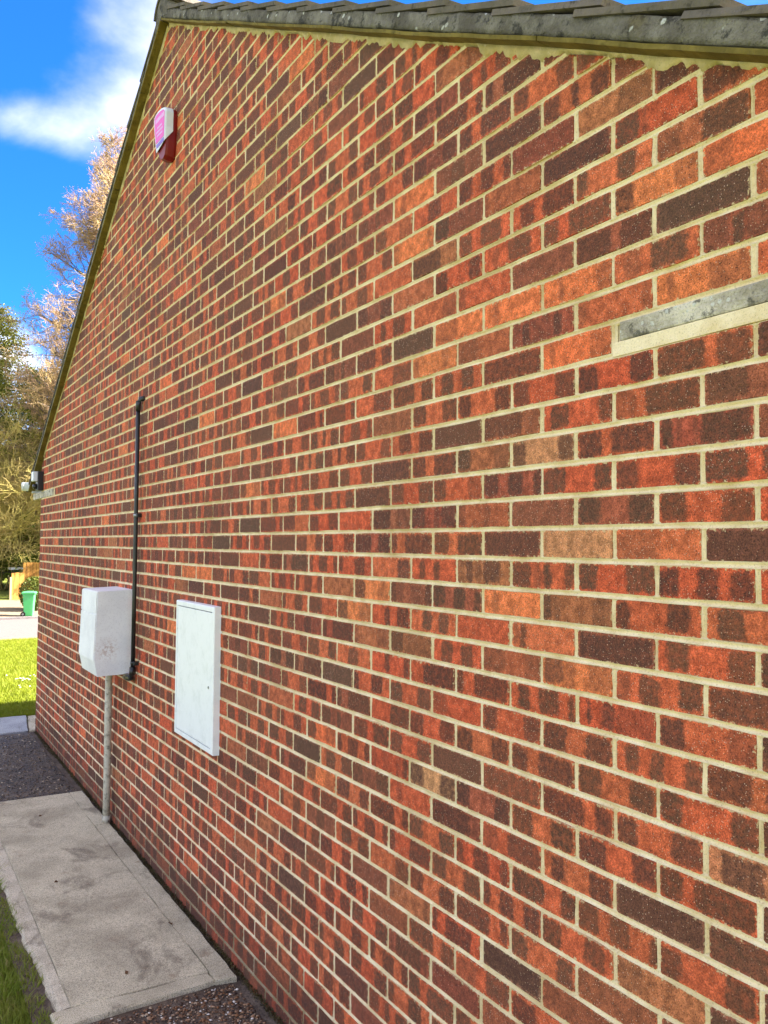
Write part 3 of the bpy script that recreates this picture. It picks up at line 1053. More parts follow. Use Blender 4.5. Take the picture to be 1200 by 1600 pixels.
vr = random.Random(3)
roof_bm = bmesh.new()
for side in (-1, 1):
    slope_box(roof_bm, side, 0.0, AMAX, 0.023, 0.045, 0.012, DEPTH + 0.05)
roof = hpart('roof', mesh_bm('roof', roof_bm, M_TILE))
for side in (-1, 1):
    # undercloak strips (underside seen from below), laid in lengths
    a = 0.0
    while a < AMAX - 0.05:
        b = min(AMAX, a + 1.2)
        bm = bmesh.new()
        n = 16
        rows = []
        sag0 = vr.uniform(-.002, .002)
        for i in range(n + 1):
            t = a + 0.003 + (b - a - 0.006) * i / n
            if side == -1 and i == 0 and a == 0:
                t = -0.0
            sag = sag0 + vr.uniform(-.0012, .0012) - 0.004 * math.sin(math.pi * i / n)
            rows.append([bm.verts.new(slope_pt(side, t, p + sag, x)) for (p, x) in
                         ((0.0085, 0.011), (0.0110, -0.050 + vr.uniform(-.0015, .0015)), (0.0205, -0.052), (0.0215, 0.011))])
        for A, B in zip(rows[:-1], rows[1:]):
            for k in range(4):
                bm.faces.new((A[k], A[(k + 1) % 4], B[(k + 1) % 4], B[k]))
        bm.faces.new(rows[0])
        bm.faces.new(rows[-1])
        link_obj('undercloak', mesh_bm('undercloak', bm, M_UNDER), roof)
        a = b
    # bedding cement between undercloak and tiles
    bm = bmesh.new()
    rows = []
    n = 150
    for i in range(n + 1):
        t = AMAX * i / n
        row = []
        for (p, x) in ((0.0222, -0.046), (0.034, -0.047), (0.046, -0.046), (0.060, -0.045), (0.070, -0.043), (0.072, 0.01), (0.0222, 0.01)):
            jj = 0.0022 if x < 0 else 0
            row.append(bm.verts.new(slope_pt(side, t, p + vr.uniform(-jj, jj) * .5, x + vr.uniform(-jj, jj))))
        rows.append(row)
    for A, B in zip(rows[:-1], rows[1:]):
        for k in range(7):
            bm.faces.new((A[k], A[(k + 1) % 7], B[(k + 1) % 7], B[k]))
    bm.faces.new(rows[0])
    bm.faces.new(rows[-1])
    link_obj('verge_bedding', mesh_bm('verge_bedding', bm, M_VERGE, True), roof)
    # pointing smeared over the cut bricks below the undercloak
    bm = bmesh.new()
    n = 420
    rows = []
    hgt = 0.02
    for i in range(n + 1):
        t = 0.012 + (AMAX - 0.65) * i / n
        hgt = min(0.024, max(0.001, hgt + vr.uniform(-.010, .0098)))
        rows.append([bm.verts.new(slope_pt(side, t, p, x)) for (p, x) in
                     ((0.0095, 0.008), (0.0088, -0.008), (0.006 - hgt * .5, -0.0052 + vr.uniform(-.001, .001)), (0.006 - hgt, -0.0022), (0.006 - hgt - .004, 0.006))])
    for A, B in zip(rows[:-1], rows[1:]):
        for k in range(4):
            bm.faces.new((A[k], A[k + 1], B[k + 1], B[k]))
    link_obj('verge_pointing', mesh_bm('verge_pointing', bm, M_FILLET, True), roof)
    # verge tiles one by one, the rest of each course joined
    gauge = 0.335
    nt = int((AMAX - 0.1) / gauge) + 1
    rest = bmesh.new()
    for r in range(nt):
        a0 = 0.10 + r * gauge - 0.075
        a1 = a0 + 0.42
        bm = bmesh.new()
        prof = [(-0.050, 0.0), (-0.050, 0.015), (-0.02, 0.018), (0.03, 0.022), (0.08, 0.016), (0.14, 0.024), (0.17, 0.027), (0.20, 0.022), (0.26, 0.014), (0.268, 0.0)]
        A = [bm.verts.new(slope_pt(side, a0, 0.0620 + q, x + vr.uniform(-.002, .002))) for (x, q) in prof]
        B = [bm.verts.new(slope_pt(side, a1, 0.0870 + q, x + vr.uniform(-.002, .002))) for (x, q) in prof]
        bm.faces.new(A)
        bm.faces.new(B)
        for i in range(len(prof)):
            bm.faces.new((A[i], A[(i + 1) % len(prof)], B[(i + 1) % len(prof)], B[i]))
        link_obj('roof_tile', mesh_bm('roof_tile', bm, M_TILE), roof)
        # rolled profile repeated along the course
        P2 = []
        x = 0.27
        while x < DEPTH:
            P2 += [(x, 0.014), (x + 0.06, 0.016), (x + 0.12, 0.026), (x + 0.18, 0.026), (x + 0.24, 0.016)]
            x += 0.30
        A = [rest.verts.new(slope_pt(side, a0, 0.0620 + q, x)) for (x, q) in P2]
        B = [rest.verts.new(slope_pt(side, a1, 0.0870 + q, x)) for (x, q) in P2]
        Cc = [rest.verts.new(slope_pt(side, a1, 0.066 + 0 * q, x)) for (x, q) in P2]
        for i in range(len(P2) - 1):
            rest.faces.new((A[i], A[i + 1], B[i + 1], B[i]))
            rest.faces.new((B[i], B[i + 1], Cc[i + 1], Cc[i]))
    link_obj('roof_tiling', mesh_bm('roof_tiling', rest, M_TILE), roof, kind='stuff')
# ridge tiles
for r in range(20):
    x0 = -0.055 + r * 0.455
    bm = bmesh.new()
    n = 10
    ring = []
    for x in (x0, x0 + 0.448):
        for rad in (0.135, 0.115):
            ring.append([bm.verts.new((x, YAP + rad * math.cos(math.pi * (0.08 + 0.84 * k / n)) * 1.05, ZAP + 0.045 + rad * math.sin(math.pi * (0.08 + 0.84 * k / n)) * 0.95)) for k in range(n + 1)])
    for k in range(n):
        bm.faces.new((ring[0][k], ring[0][k + 1], ring[2][k + 1], ring[2][k]))
        bm.faces.new((ring[1][k], ring[1][k + 1], ring[3][k + 1], ring[3][k]))
        bm.faces.new((ring[0][k], ring[0][k + 1], ring[1][k + 1], ring[1][k]))
        bm.faces.new((ring[2][k], ring[2][k + 1], ring[3][k + 1], ring[3][k]))
    link_obj('ridge_tile', mesh_bm('ridge_tile', bm, M_TILE), roof)
# cement infill of the ridge end
bm = bmesh.new()
poly = [(YAP - 0.12, ZAP - 0.02)] + [(YAP + 0.112 * math.cos(math.pi * (1 - k / 10)), ZAP + 0.04 + 0.105 * math.sin(math.pi * k / 10)) for k in range(11)] + [(YAP + 0.12, ZAP - 0.02), (YAP, ZAP + 0.03)]
bm_prism(bm, poly, 'x', -0.0485, 0.05)
link_obj('ridge_infill', mesh_bm('ridge_infill', bm, M_VERGE), roof)
# white eaves gutter with stop end at the far corner
bm = bmesh.new()
n = 10
prof = [(8.905 + 0.055 - 0.055 * math.cos(math.pi * k / n), 2.425 - 0.085 * math.sin(math.pi * k / n)) for k in range(n + 1)]
inner = [(8.905 + 0.055 - 0.051 * math.cos(math.pi * k / n), 2.425 - 0.081 * math.sin(math.pi * k / n)) for k in range(n, -1, -1)]
bm_prism(bm, prof + inner, 'x', -0.095, DEPTH)
bm_prism(bm, prof, 'x', -0.101, -0.095)
M_GUTTER = mat_plain('white_gutter', (222, 224, 222), 0.4, 0.4, (150, 150, 140), 0.25, 20)
gut = hpart('gutter', mesh_bm('gutter', bm, M_GUTTER, True))
link_obj('fascia_board', box_mesh('fascia_board', -0.02, DEPTH, 8.880, 8.902, 2.315, 2.43, M_GUTTER, 0.002), gut)
link_obj('soffit_board', box_mesh('soffit_board', 0.21, DEPTH, YF + 0.002, 8.879, 2.312, 2.322, M_GUTTER), gut)

# ------------------------------------------------------------------ things fixed to the wall
# flat meter cabinet
cab = empty('meter_cabinet', (0, 3.82, 0.86), label='flat white steel meter cabinet set low on the brick wall', category='meter cabinet')


def fixed(name, me, root, **props):
    o = link_obj(name, me, root, **props)
    o.matrix_parent_inverse = Matrix.Translation(-root.location)
    return o


bm = bmesh.new()
CY0, CY1, CZ0, CZ1 = 3.572, 4.128, 0.853, 1.530
fr = [(CY0, CZ0), (CY1, CZ0), (CY1, CZ1), (CY0, CZ1)]


def ring_frame(bm, outer, inner, fw):
    """outer loop at wall, outer front loop, inner front loop, inner back loop"""
    loops = []
    for (ins, x) in ((0, 0.004), (0.002, -0.030), (0.006, -0.0335), (fw, -0.0335), (fw + 0.001, -0.022)):
        loops.append([bm.verts.new((x, y + (ins if y < 3.8 else -ins), z + (ins if z < 1.2 else -ins))) for (y, z) in fr])
    for A, B in zip(loops[:-1], loops[1:]):
        for k in range(4):
            bm.faces.new((A[k], A[(k + 1) % 4], B[(k + 1) % 4], B[k]))


ring_frame(bm, None, None, 0.026)
fixed('frame', mesh_bm('frame', bm, M_WHITE2), cab)
bm = bmesh.new()
bm_box(bm, -0.0325, -0.012, CY0 + 0.0300, CY1 - 0.0295, CZ0 + 0.0305, CZ1 - 0.0305, 0.002)
door = fixed('door', mesh_bm('door', bm, M_WHITE2), cab)
bm = bmesh.new()
bm_tube(bm, [(-0.0322, CY0 + 0.062, 1.155), (-0.036, CY0 + 0.062, 1.155)], 0.006, 12)
fixed('lock', mesh_bm('lock', bm, M_STEEL, False), cab)
for hz in (0.98, 1.40):
    bm = bmesh.new()
    bm_tube(bm, [(-0.0345, CY1 - 0.028, hz - 0.02), (-0.0345, CY1 - 0.028, hz + 0.02)], 0.003, 8)
    fixed('hinge', mesh_bm('hinge', bm, M_WHITE2, True), cab)

# projecting meter box with sloping front
mb = empty('meter_box', (0, 5.27, 1.0), label='white plastic meter box projecting from the wall above a grey pipe', category='meter box')
BY0, BY1 = 5.078, 5.492
prof = [(0.004, 1.018), (-0.204, 1.013), (-0.2235, 1.105), (-0.2105, 1.524), (0.004, 1.533)]
bm = bmesh.new()
bm_prism(bm, [(q[0], q[1]) for q in prof], 'y', BY0, BY1)
es = [e for e in bm.edges if min(v.co.x for v in e.verts) < -0.1 or (abs(e.verts[0].co.x - e.verts[1].co.x) > 0.1)]
bmesh.ops.bevel(bm, geom=es, offset=0.002, segments=2, affect='EDGES')
M_BOX = NT('aged_white_grp', 0.55, 0.35)
c_ = M_BOX.mix(M_BOX.ramp(M_BOX.noise(6, 4), 0.35, 0.7), srgb(240, 240, 238), srgb(226, 226, 226))
c_ = M_BOX.mix(M_BOX.ramp(M_BOX.noise(120, 3, 0.7), 0.52, 0.68, 0, 0.35), c_, srgb(190, 186, 186))
rp = M_BOX.n('ShaderNodeVectorMath', operation='DISTANCE')
M_BOX.link(M_BOX.pos, rp.inputs[0])
rp.inputs[1].default_value = (-0.150, 5.078, 1.17)
rust = M_BOX.math('MULTIPLY', M_BOX.ramp(rp.outputs['Value'], 0.01, 0.10, 1, 0), M_BOX.ramp(M_BOX.noise(70, 4, 0.8), 0.45, 0.62))
c_ = M_BOX.mix(M_BOX.math('MULTIPLY', rust, 0.6), c_, srgb(168, 128, 104))
M_BOX.color(c_)
M_BOX.bump(M_BOX.noise(260, 3), 0.3, 0.001)
fixed('body', mesh_bm('body', bm, M_BOX.m), mb)
bm = bmesh.new()   # upper and lower lid panels on the sloping front, seam between them
def fx(z):
    return -0.2235 + (z - 1.105) * (0.013 / 0.419)
for (za, zb) in ((1.109, 1.386), (1.393, 1.520)):
    bm = bmesh.new()
    bm_prism(bm, [(fx(za) + .002, za), (fx(za) - .005, za + .001), (fx(zb) - .005, zb - .001), (fx(zb) + .002, zb)], 'y', BY0 + 0.004, BY1 - 0.004)
    fixed('lid', mesh_bm('lid', bm, M_BOX.m), mb)

# grey service pipe from the meter box to the path
gpipe = empty('service_pipe', (-0.042, 5.455, 0.018), label='weathered grey pipe running from the meter box down to the path', category='pipe')
gp_pts = [(-0.042, 5.455, 0.010), (-0.042, 5.455, 0.30), (-0.043, 5.457, 0.60), (-0.044, 5.455, 1.018)]
fixed('pipe', tube_mesh('pipe', gp_pts, 0.0225, M_GREYPIPE, 18), gpipe)
fixed('collar', tube_mesh('collar', [(-0.042, 5.455, 0.016), (-0.042, 5.455, 0.060)], 0.0262, M_GREYPIPE, 18), gpipe)

# black conduit with clips
cond = empty('conduit', (-0.026, 4.945, 1.03), label='thin black conduit pipe clipped upright on the brick wall', category='pipe')
fixed('pipe', tube_mesh('pipe', [(-0.026, 4.955, 1.045), (-0.026, 4.953, 1.5), (-0.026, 4.951, 2.1), (-0.026, 4.95, 2.655)], 0.0125, M_BLACK, 14), cond)
fixed('elbow', tube_mesh('elbow', [(-0.026, 4.95, 2.618), (-0.026, 4.95, 2.655), (-0.025, 4.946, 2.676), (-0.018, 4.937, 2.690), (-0.004, 4.925, 2.694), (0.008, 4.918, 2.694)], [0.0150, 0.0158, 0.0168, 0.0168, 0.016, 0.016], M_BLACK, 14), cond)
for zc in (1.985, 1.100):
    cl = fixed('clip', tube_mesh('clip', [(-0.026, 4.952, zc - 0.009), (-0.026, 4.952, zc + 0.009)], 0.0155, M_STEEL if zc > 1.5 else M_BLACK, 14), cond)
    bm = bmesh.new()
    bm_box(bm, -0.030, 0.002, 4.915, 4.938, zc - 0.012, zc + 0.012, 0.002)
    fixed('clip_base', mesh_bm('clip_base', bm, M_BLACK), cond)
fixed('elbow', tube_mesh('elbow', [(-0.026, 4.955, 1.075), (-0.026, 4.957, 1.035), (-0.030, 4.972, 1.012), (-0.034, 5.000, 1.004), (-0.036, 5.06, 1.004)], [0.019, 0.019, 0.0195, 0.0185, 0.0175], M_BLACK, 14), cond)
fixed('brass_fitting', tube_mesh('brass_fitting', [(-0.036, 5.035, 1.004), (-0.036, 5.075, 1.004)], 0.021, mat_plain('dull_brass', (140, 128, 100), 0.35, 0.5, metal=0.7), 6, False), cond)

# alarm bell box
al = empty('alarm_box', (0, 4.47, 4.0), label='pink, white and dark red alarm bell box high under the gable', category='alarm box')
M_RED = mat_plain('dark_red_plastic', (118, 14, 12), 0.45, 0.35)
M_AWHITE = mat_plain('alarm_white', (214, 220, 226), 0.35, 0.45)
M_PINK = mat_plain('alarm_pink_print', (226, 70, 176), 0.4, 0.4)
M_PURPLE = mat_plain('alarm_violet_print', (120, 90, 190), 0.4, 0.4)
M_LILAC = mat_plain('alarm_lilac_print', (226, 196, 240), 0.4, 0.4)


def arc_outline(z_cut=None, grow=0.0):
    """front outline of the box in (y,z): arched top, tapered foot"""
    pts = [(4.372, 4.045), (4.366, 4.12), (4.362, 4.20), (4.370, 4.222), (4.392, 4.236), (4.44, 4.252), (4.50, 4.262), (4.55, 4.262), (4.574, 4.254), (4.583, 4.236), (4.574, 4.18), (4.55, 4.10), (4.527, 4.03)]
    if z_cut is None:
        pts = [(4.382, 4.00), (4.372, 4.045)] + pts[1:-1] + [(4.527, 4.03), (4.508, 3.995), (4.470, 3.962), (4.425, 3.952), (4.395, 3.965)]
    cy, cz = 4.47, 4.13
    return [(cy + (p[0] - cy) * (1 + grow), cz + (p[1] - cz) * (1 + grow)) for p in pts]


def bm_loft(bm, loops, cap0=True, cap1=True):
    R = [[bm.verts.new(p) for p in lp] for lp in loops]
    for A, B in zip(R[:-1], R[1:]):
        n = len(A)
        for k in range(n):
            bm.faces.new((A[k], A[(k + 1) % n], B[(k + 1) % n], B[k]))
    if cap0:
        bm.faces.new(R[0])
    if cap1:
        bm.faces.new(R[-1])


bm = bmesh.new()
bm_loft(bm, [[(x, p[0], p[1]) for p in arc_outline(None, g)] for (x, g) in ((0.003, -0.03), (-0.012, 0.0), (-0.045, -0.02), (-0.058, -0.06))])
fixed('base', mesh_bm('base', bm, M_RED), al)
bm = bmesh.new()
o_ = arc_outline(1)
lo_ = [(4.379, 4.075), (4.378, 4.06)]
def cover(x, g, lo_r, lo_l):
    o2 = arc_outline(1, g)
    o2[0], o2[-1] = lo_r, lo_l
    return [(x, p[0], p[1]) for p in o2]
bm_loft(bm, [cover(-0.024, 0.012, (4.362, 4.098), (4.548, 4.085)), cover(-0.061, 0.004, (4.370, 4.050), (4.530, 4.036)), cover(-0.069, -0.03, (4.376, 4.040), (4.522, 4.026))])
fixed('cover', mesh_bm('cover', bm, M_AWHITE), al)
def al_panel(name, pts, x, mat, th=0.0012):
    bm = bmesh.new()
    bm_prism(bm, pts, 'x', x, x - th)
    return fixed(name, mesh_bm(name, bm, mat), al)
al_panel('pink_label', [(4.382, 4.068), (4.376, 4.205), (4.40, 4.224), (4.46, 4.240), (4.53, 4.249), (4.560, 4.244), (4.566, 4.230), (4.556, 4.17), (4.535, 4.098), (4.530, 4.08)], -0.0694, M_PINK)
al_panel('violet_label', [(4.384, 4.040), (4.382, 4.062), (4.526, 4.072), (4.516, 4.048)], -0.0694, M_PURPLE)
# the lettering is too small to read in the photograph: rows of pale character-sized marks
lr = random.Random(2)
for (zc, hgt, ya, yb, n) in ((4.205, 0.026, 4.388, 4.548, 7), (4.158, 0.013, 4.42, 4.51, 6), (4.135, 0.014, 4.405, 4.53, 9), (4.112, 0.012, 4.41, 4.515, 8)):
    for i in range(n):
        y0 = ya + (yb - ya) * i / n
        w = (yb - ya) / n * 0.62
        zz_ = zc + (y0 - 4.47) * 0.10
        hh = hgt * lr.uniform(0.8, 1.0)
        al_panel('lettering', [(y0, zz_ - hh / 2), (y0 + w, zz_ - hh / 2), (y0 + w * 0.9, zz_ + hh / 2), (y0 + w * .1, zz_ + hh / 2)], -0.0707, M_LILAC, 0.0006)

# security lamp at the far corner
lamp = empty('security_lamp', (0, 8.40, 2.30), label='small black and white security lamp at the far top corner of the wall', category='lamp')
bm = bmesh.new()
bm_box(bm, -0.052, 0.003, 8.345, 8.455, 2.315, 2.500, 0.008)
fixed('housing', mesh_bm('housing', bm, M_BLACK), lamp)
bm = bmesh.new()
bm_box(bm, -0.094, -0.051, 8.350, 8.450, 2.402, 2.496, 0.008)
fixed('diffuser', mesh_bm('diffuser', bm, mat_plain('milky_diffuser', (214, 222, 226), 0.25, 0.5)), lamp)
bm = bmesh.new()
bm_tube(bm, [(-0.050, 8.40, 2.355), (-0.078, 8.40, 2.352), (-0.088, 8.40, 2.350)], [0.026, 0.026, 0.014], 14)
fixed('sensor', mesh_bm('sensor', bm, M_BLACK, True), lamp)

# ------------------------------------------------------------------ things across the road
def px_at(px, py, Y):
    r = pixel_ray(px, py)
    return CAM + r * (Y / r.y)


# wheelie bin
bp_ = ground_hit(45, 962)
bin_ = empty('wheelie_bin', (bp_.x, bp_.y, ground_z(bp_.y) - 0.018), math.radians(72), label='light green wheelie bin standing on the driveway across the road', category='bin')
M_BIN = mat_plain('light_green_plastic', (72, 168, 96), 0.4, 0.4, (120, 190, 140), 0.3, 4)
bm = bmesh.new()
def rrect(w, d, z, r=0.03):
    pts = []
    for (cx, cy, a0) in ((w / 2 - r, d / 2 - r, 0), (-w / 2 + r, d / 2 - r, 90), (-w / 2 + r, -d / 2 + r, 180), (w / 2 - r, -d / 2 + r, 270)):
        for k in range(4):
            a = math.radians(a0 + 30 * k)
            pts.append((cx + r * math.cos(a), cy + r * math.sin(a), z))
    return pts
bm_loft(bm, [rrect(0.38, 0.36, 0.03), rrect(0.43, 0.42, 0.60), rrect(0.46, 0.47, 0.94), rrect(0.50, 0.53, 0.945), rrect(0.51, 0.54, 0.985)])
link_obj('body', mesh_bm('body', bm, M_BIN), bin_)
bm = bmesh.new()
bm_loft(bm, [rrect(0.53, 0.57, 0.987, 0.04), rrect(0.54, 0.58, 1.01, 0.05), rrect(0.49, 0.52, 1.05, 0.06), rrect(0.28, 0.30, 1.075, 0.08)])
link_obj('lid', mesh_bm('lid', bm, M_BIN), bin_)
M_RUB = mat_plain('black_rubber', (22, 22, 23), 0.8, 0.2)
for sgn in (-1, 1):
    bm = bmesh.new()
    bm_tube(bm, [(sgn * 0.21, 0.20, 0.10), (sgn * 0.265, 0.20, 0.10)], 0.10, 18)
    w_ = link_obj('wheel', mesh_bm('wheel', bm, M_RUB), bin_)
    bm = bmesh.new()
    bm_tube(bm, [(sgn * 0.264, 0.20, 0.10), (sgn * 0.270, 0.20, 0.10)], 0.045, 12)
    link_obj('hub', mesh_bm('hub', bm, M_STEEL), w_)
bm = bmesh.new()
bm_tube(bm, [(-0.24, 0.31, 0.97), (0.24, 0.31, 0.97)], 0.016, 8)
link_obj('handle', mesh_bm('handle', bm, M_BIN), bin_)

# timber fences behind the driveway
M_FENCE = NT('sunlit_timber', 0.75, 0.2)
cf = M_FENCE.mix(M_FENCE.ramp(M_FENCE.noise(3, 4, 0.6, stretch=(6, 6, 0.5)), 0.35, 0.68), srgb(150, 108, 48), srgb(122, 80, 34))
M_FENCE.color(cf)
M_FENCE = M_FENCE.m
FY = DRIVE_FAR + 0.2


def board_fence(name, pxa, pxb, pytop, Y, label, dy=0.0, rise=0.0):
    A, B = px_at(pxa, 930, Y), px_at(pxb, 930, Y + dy)
    top = px_at((pxa + pxb) / 2, pytop, Y + dy / 2).z
    gz = ground_z(Y) - 0.05
    root = empty(name, ((A.x + B.x) / 2, (A.y + B.y) / 2, gz), label=label, category='fence', group='timber fences across the road')
    n = max(4, int((B - A).length / 0.15))
    d = (B - A) / n
    dn = d.normalized()
    nrm = Vector((dn.y, -dn.x, 0))
    fr = random.Random(pxa)
    for i in range(n):
        p = A + d * i
        w = d.length - 0.008
        h = top - gz + rise * i / n + fr.uniform(-.015, .015)
        bm = bmesh.new()
        off = nrm * (0.012 if i % 2 else 0.0)
        a = Vector((p.x, p.y, 0)) + off - root.location * 1.0
        a.z = 0
        vs = []
        for z in (0.0, h):
            for (u_, v_) in ((0, 0), (w, 0), (w, 0.018), (0, 0.018)):
                q = a + dn * u_ + nrm * v_
                vs.append(bm.verts.new((q.x, q.y, z)))
        for f in ((0, 1, 2, 3), (4, 5, 6, 7), (0, 1, 5, 4), (1, 2, 6, 5), (2, 3, 7, 6), (3, 0, 4, 7)):
            bm.faces.new([vs[k] for k in f])
        link_obj('board', mesh_bm('board', bm, M_FENCE), root)
    for z in (0.3, (top - gz) * 0.8):
        bm = bmesh.new()
        a = A - root.location
        b_ = B - root.location
        a.z = b_.z = z
        bm_tube(bm, [a - nrm * 0.03, b_ - nrm * 0.03], 0.03, 4)
        link_obj('rail', mesh_bm('rail', bm, M_FENCE), root)
    return root, A, B, top, gz


board_fence('timber_fence', 35, 92, 879, FY + 1.0, 'taller sunlit timber board fence beside the rounded shrub across the road')
r_, A_, B_, t_, g_ = board_fence('timber_fence', 17, 37, 895, FY, 'lower sunlit timber board fence with a pale end post', 0.5)
pv = A_ - r_.location
bm = bmesh.new()
bm_box(bm, pv.x - 0.07, pv.x + 0.02, pv.y - 0.06, pv.y + 0.06, 0, t_ - g_ - 0.2, 0.01)
link_obj('post', mesh_bm('post', bm, mat_plain('pale_post', (176, 150, 118), 0.7, 0.3)), r_)
hb = px_at(28, 888, FY + 6)
shed = empty('flat_roofed_shed', (hb.x, hb.y, ground_z(hb.y)), label='dark low shed with a white roof edge behind the fence', category='shed')
link_obj('roof', box_mesh('roof', -0.45, 0.42, -0.5, 0.5, hb.z - ground_z(hb.y) - 0.06, hb.z - ground_z(hb.y) + 0.06, mat_plain('white_roof_edge', (235, 232, 230), 0.6), 0.01), shed)
link_obj('wall', box_mesh('wall', -0.38, 0.35, -0.4, 0.4, 0, hb.z - ground_z(hb.y) - 0.062, mat_plain('dark_shed_boards', (60, 48, 40), 0.8), 0.01), shed)


# ------------------------------------------------------------------ vegetation
def leaf_mesh(name, centers, size, mat, seed, flat=0.0, n_out=None):
    rg = np.random.default_rng(seed)
    n = len(centers)
    s = size * rg.uniform(0.5, 1.3, n)
    a = rg.normal(size=(n, 3))
    a /= np.linalg.norm(a, axis=1)[:, None]
    b = rg.normal(size=(n, 3))
    b -= (b * a).sum(1)[:, None] * a
    b /= np.linalg.norm(b, axis=1)[:, None]
    A, B = a * s[:, None], b * (s * 0.45)[:, None]
    V = np.stack([centers - A, centers + B - A * .1, centers + A, centers - B - A * .1], 1)
    F = (np.arange(n) * 4)[:, None] + np.array([[0, 1, 2, 3]])
    me = bpy.data.meshes.new(name)
    me.from_pydata(V.reshape(-1, 3).tolist(), [], F.tolist())
    me.materials.append(mat)
    return me


def seg_mesh(name, segs, mat):
    """tapered three-sided twigs; segs rows: p0(3) p1(3) r0 r1"""
    S = np.asarray(segs, float)
    p0, p1, r0, r1 = S[:, 0:3], S[:, 3:6], S[:, 6], S[:, 7]
    t = p1 - p0
    t /= np.maximum(np.linalg.norm(t, axis=1), 1e-9)[:, None]
    ref = np.where(np.abs(t[:, 2:3]) < 0.9, np.array([[0, 0, 1.0]]), np.array([[1.0, 0, 0]]))
    u = np.cross(t, ref)
    u /= np.linalg.norm(u, axis=1)[:, None]
    v = np.cross(t, u)
    n = len(S)
    V = np.empty((n, 6, 3))
    for k in range(3):
        an = 2 * math.pi * k / 3
        d = u * math.cos(an) + v * math.sin(an)
        V[:, k] = p0 + d * r0[:, None]
        V[:, 3 + k] = p1 + d * r1[:, None]
    b = (np.arange(n) * 6)[:, None]
    F = np.stack([b + np.array([[k, (k + 1) % 3, 3 + (k + 1) % 3, 3 + k]]) for k in range(3)], 1).reshape(-1, 4)
    me = bpy.data.meshes.new(name)
    me.from_pydata(V.reshape(-1, 3).tolist(), [], F.tolist())
    me.materials.append(mat)
    me.polygons.foreach_set('use_smooth', [True] * len(me.polygons))
    return me


def grow(rnd, p, d, length, r, level, segs, spec):
    """one limb: wandering polyline with side shoots"""
    kids, wander, upb, ratio = spec[level]
    n = 5 if level < 2 else 3
    pts = [p.copy()]
    d = d.normalized()
    for i in range(n):
        d = (d + Vector((rnd.gauss(0, wander), rnd.gauss(0, wander), rnd.gauss(0, wander) + upb))).normalized()
        q = pts[-1] + d * (length / n)
        ra, rb = r * (1 - 0.75 * i / n), r * (1 - 0.75 * (i + 1) / n)
        segs[level].append((*pts[-1], *q, ra, rb))
        pts.append(q)
    if level + 1 < len(spec):
        for k in range(kids):
            t = rnd.uniform(0.22, 1.0)
            f = t * n
            i = min(int(f), n - 1)
            base = pts[i].lerp(pts[i + 1], f - i)
            ax = (pts[i + 1] - pts[i]).normalized()
            perp = ax.cross(Vector((rnd.gauss(0, 1), rnd.gauss(0, 1), rnd.gauss(0, 1)))).normalized()
            ang = rnd.uniform(0.45, 1.05)
            nd = ax * math.cos(ang) + perp * math.sin(ang)
            grow(rnd, base, nd, length * ratio * rnd.uniform(0.6, 1.2) * (1.15 - 0.5 * t), max(r * 0.42 * (1.1 - 0.6 * t), 0.006), level + 1, segs, spec)


def mat_twig(name, a, b):
    m = NT(name, 0.7, 0.25)
    m.color(m.mix(m.ramp(m.noise(0.9, 4, 0.6), 0.35, 0.65), srgb(*a), srgb(*b)))
    return m.m


M_BARK = mat_soil('bark', (96, 84, 74), (122, 108, 96), (70, 60, 52))
M_TWIGP = mat_twig('pinkish_twigs', (164, 130, 100), (168, 142, 94))
M_TWIGY = mat_twig('straw_twigs', (178, 164, 88), (168, 146, 92))


def bare_tree(name, base, height, spread, limbs, label, seed, twig_mat, twig_r, hmin=0.16, levels=None, group=None):
    rnd = random.Random(seed)
    segs = [[], [], [], [], []]
    spec = levels or [(0, 0.05, 0.0, 0.5), (14, 0.13, 0.05, 0.42), (10, 0.2, 0.03, 0.5), (9, 0.25, 0.02, 0.55), (0, 0.3, 0.0, 0.5)]
    root = empty(name, base, label=label, category='tree')
    if group:
        root['group'] = group
    tr = height * 0.016
    bm = bmesh.new()
    tp, tx, ty = [], 0.0, 0.0
    for i in range(11):
        tp.append((tx, ty, height * 0.9 * i / 10))
        tx += rnd.uniform(-.02, .02) * height * 0.4
        ty += rnd.uniform(-.02, .02) * height * 0.4
    bm_tube(bm, tp, [tr * (1.35 if i == 0 else 1.0) * (1 - 0.085 * i) for i in range(11)], 10)
    link_obj('trunk', mesh_bm('trunk', bm, M_BARK, True), root)
    for i in range(limbs):
        t = hmin + (0.98 - hmin) * (i + rnd.random()) / limbs
        f = t * 10 / 1.0
        j = min(int(f), 9)
        p = Vector(tp[j]).lerp(Vector(tp[j + 1]), f - j)
        az = i * 2.399 + rnd.uniform(-.5, .5)
        el = rnd.uniform(0.1, 0.5) + 0.75 * max(0, t - 0.55)
        d = Vector((math.cos(az) * math.cos(el), math.sin(az) * math.cos(el), math.sin(el)))
        shape = math.sin(math.pi * min(1, max(0.0, (t - hmin * 0.4) / (1.06 - hmin * 0.4))) ** 0.62)
        grow(rnd, p, d, spread * (0.35 + 0.75 * shape) * rnd.uniform(0.75, 1.15), tr * 0.42 * (1.15 - t), 1, segs, spec)
    link_obj('limbs', seg_mesh('limbs', segs[1] + segs[2], M_BARK), root)
    tw = np.asarray(segs[3] + segs[4], float)
    tw[:, 6] = np.clip(tw[:, 6], twig_r * .8, twig_r * 1.6)
    tw[:, 7] = np.clip(tw[:, 7], twig_r * .5, twig_r)
    link_obj('crown', seg_mesh('crown', tw, twig_mat), root, kind='stuff')
    return root


P = px_at(238, 800, 47)
bare_tree('beech_tree', (P.x, P.y, ground_z(P.y)), 26.5, 6.8, 150, 'tall bare tree with pinkish twigs rising behind the gable', 4, M_TWIGP, 0.0105, 0.08)


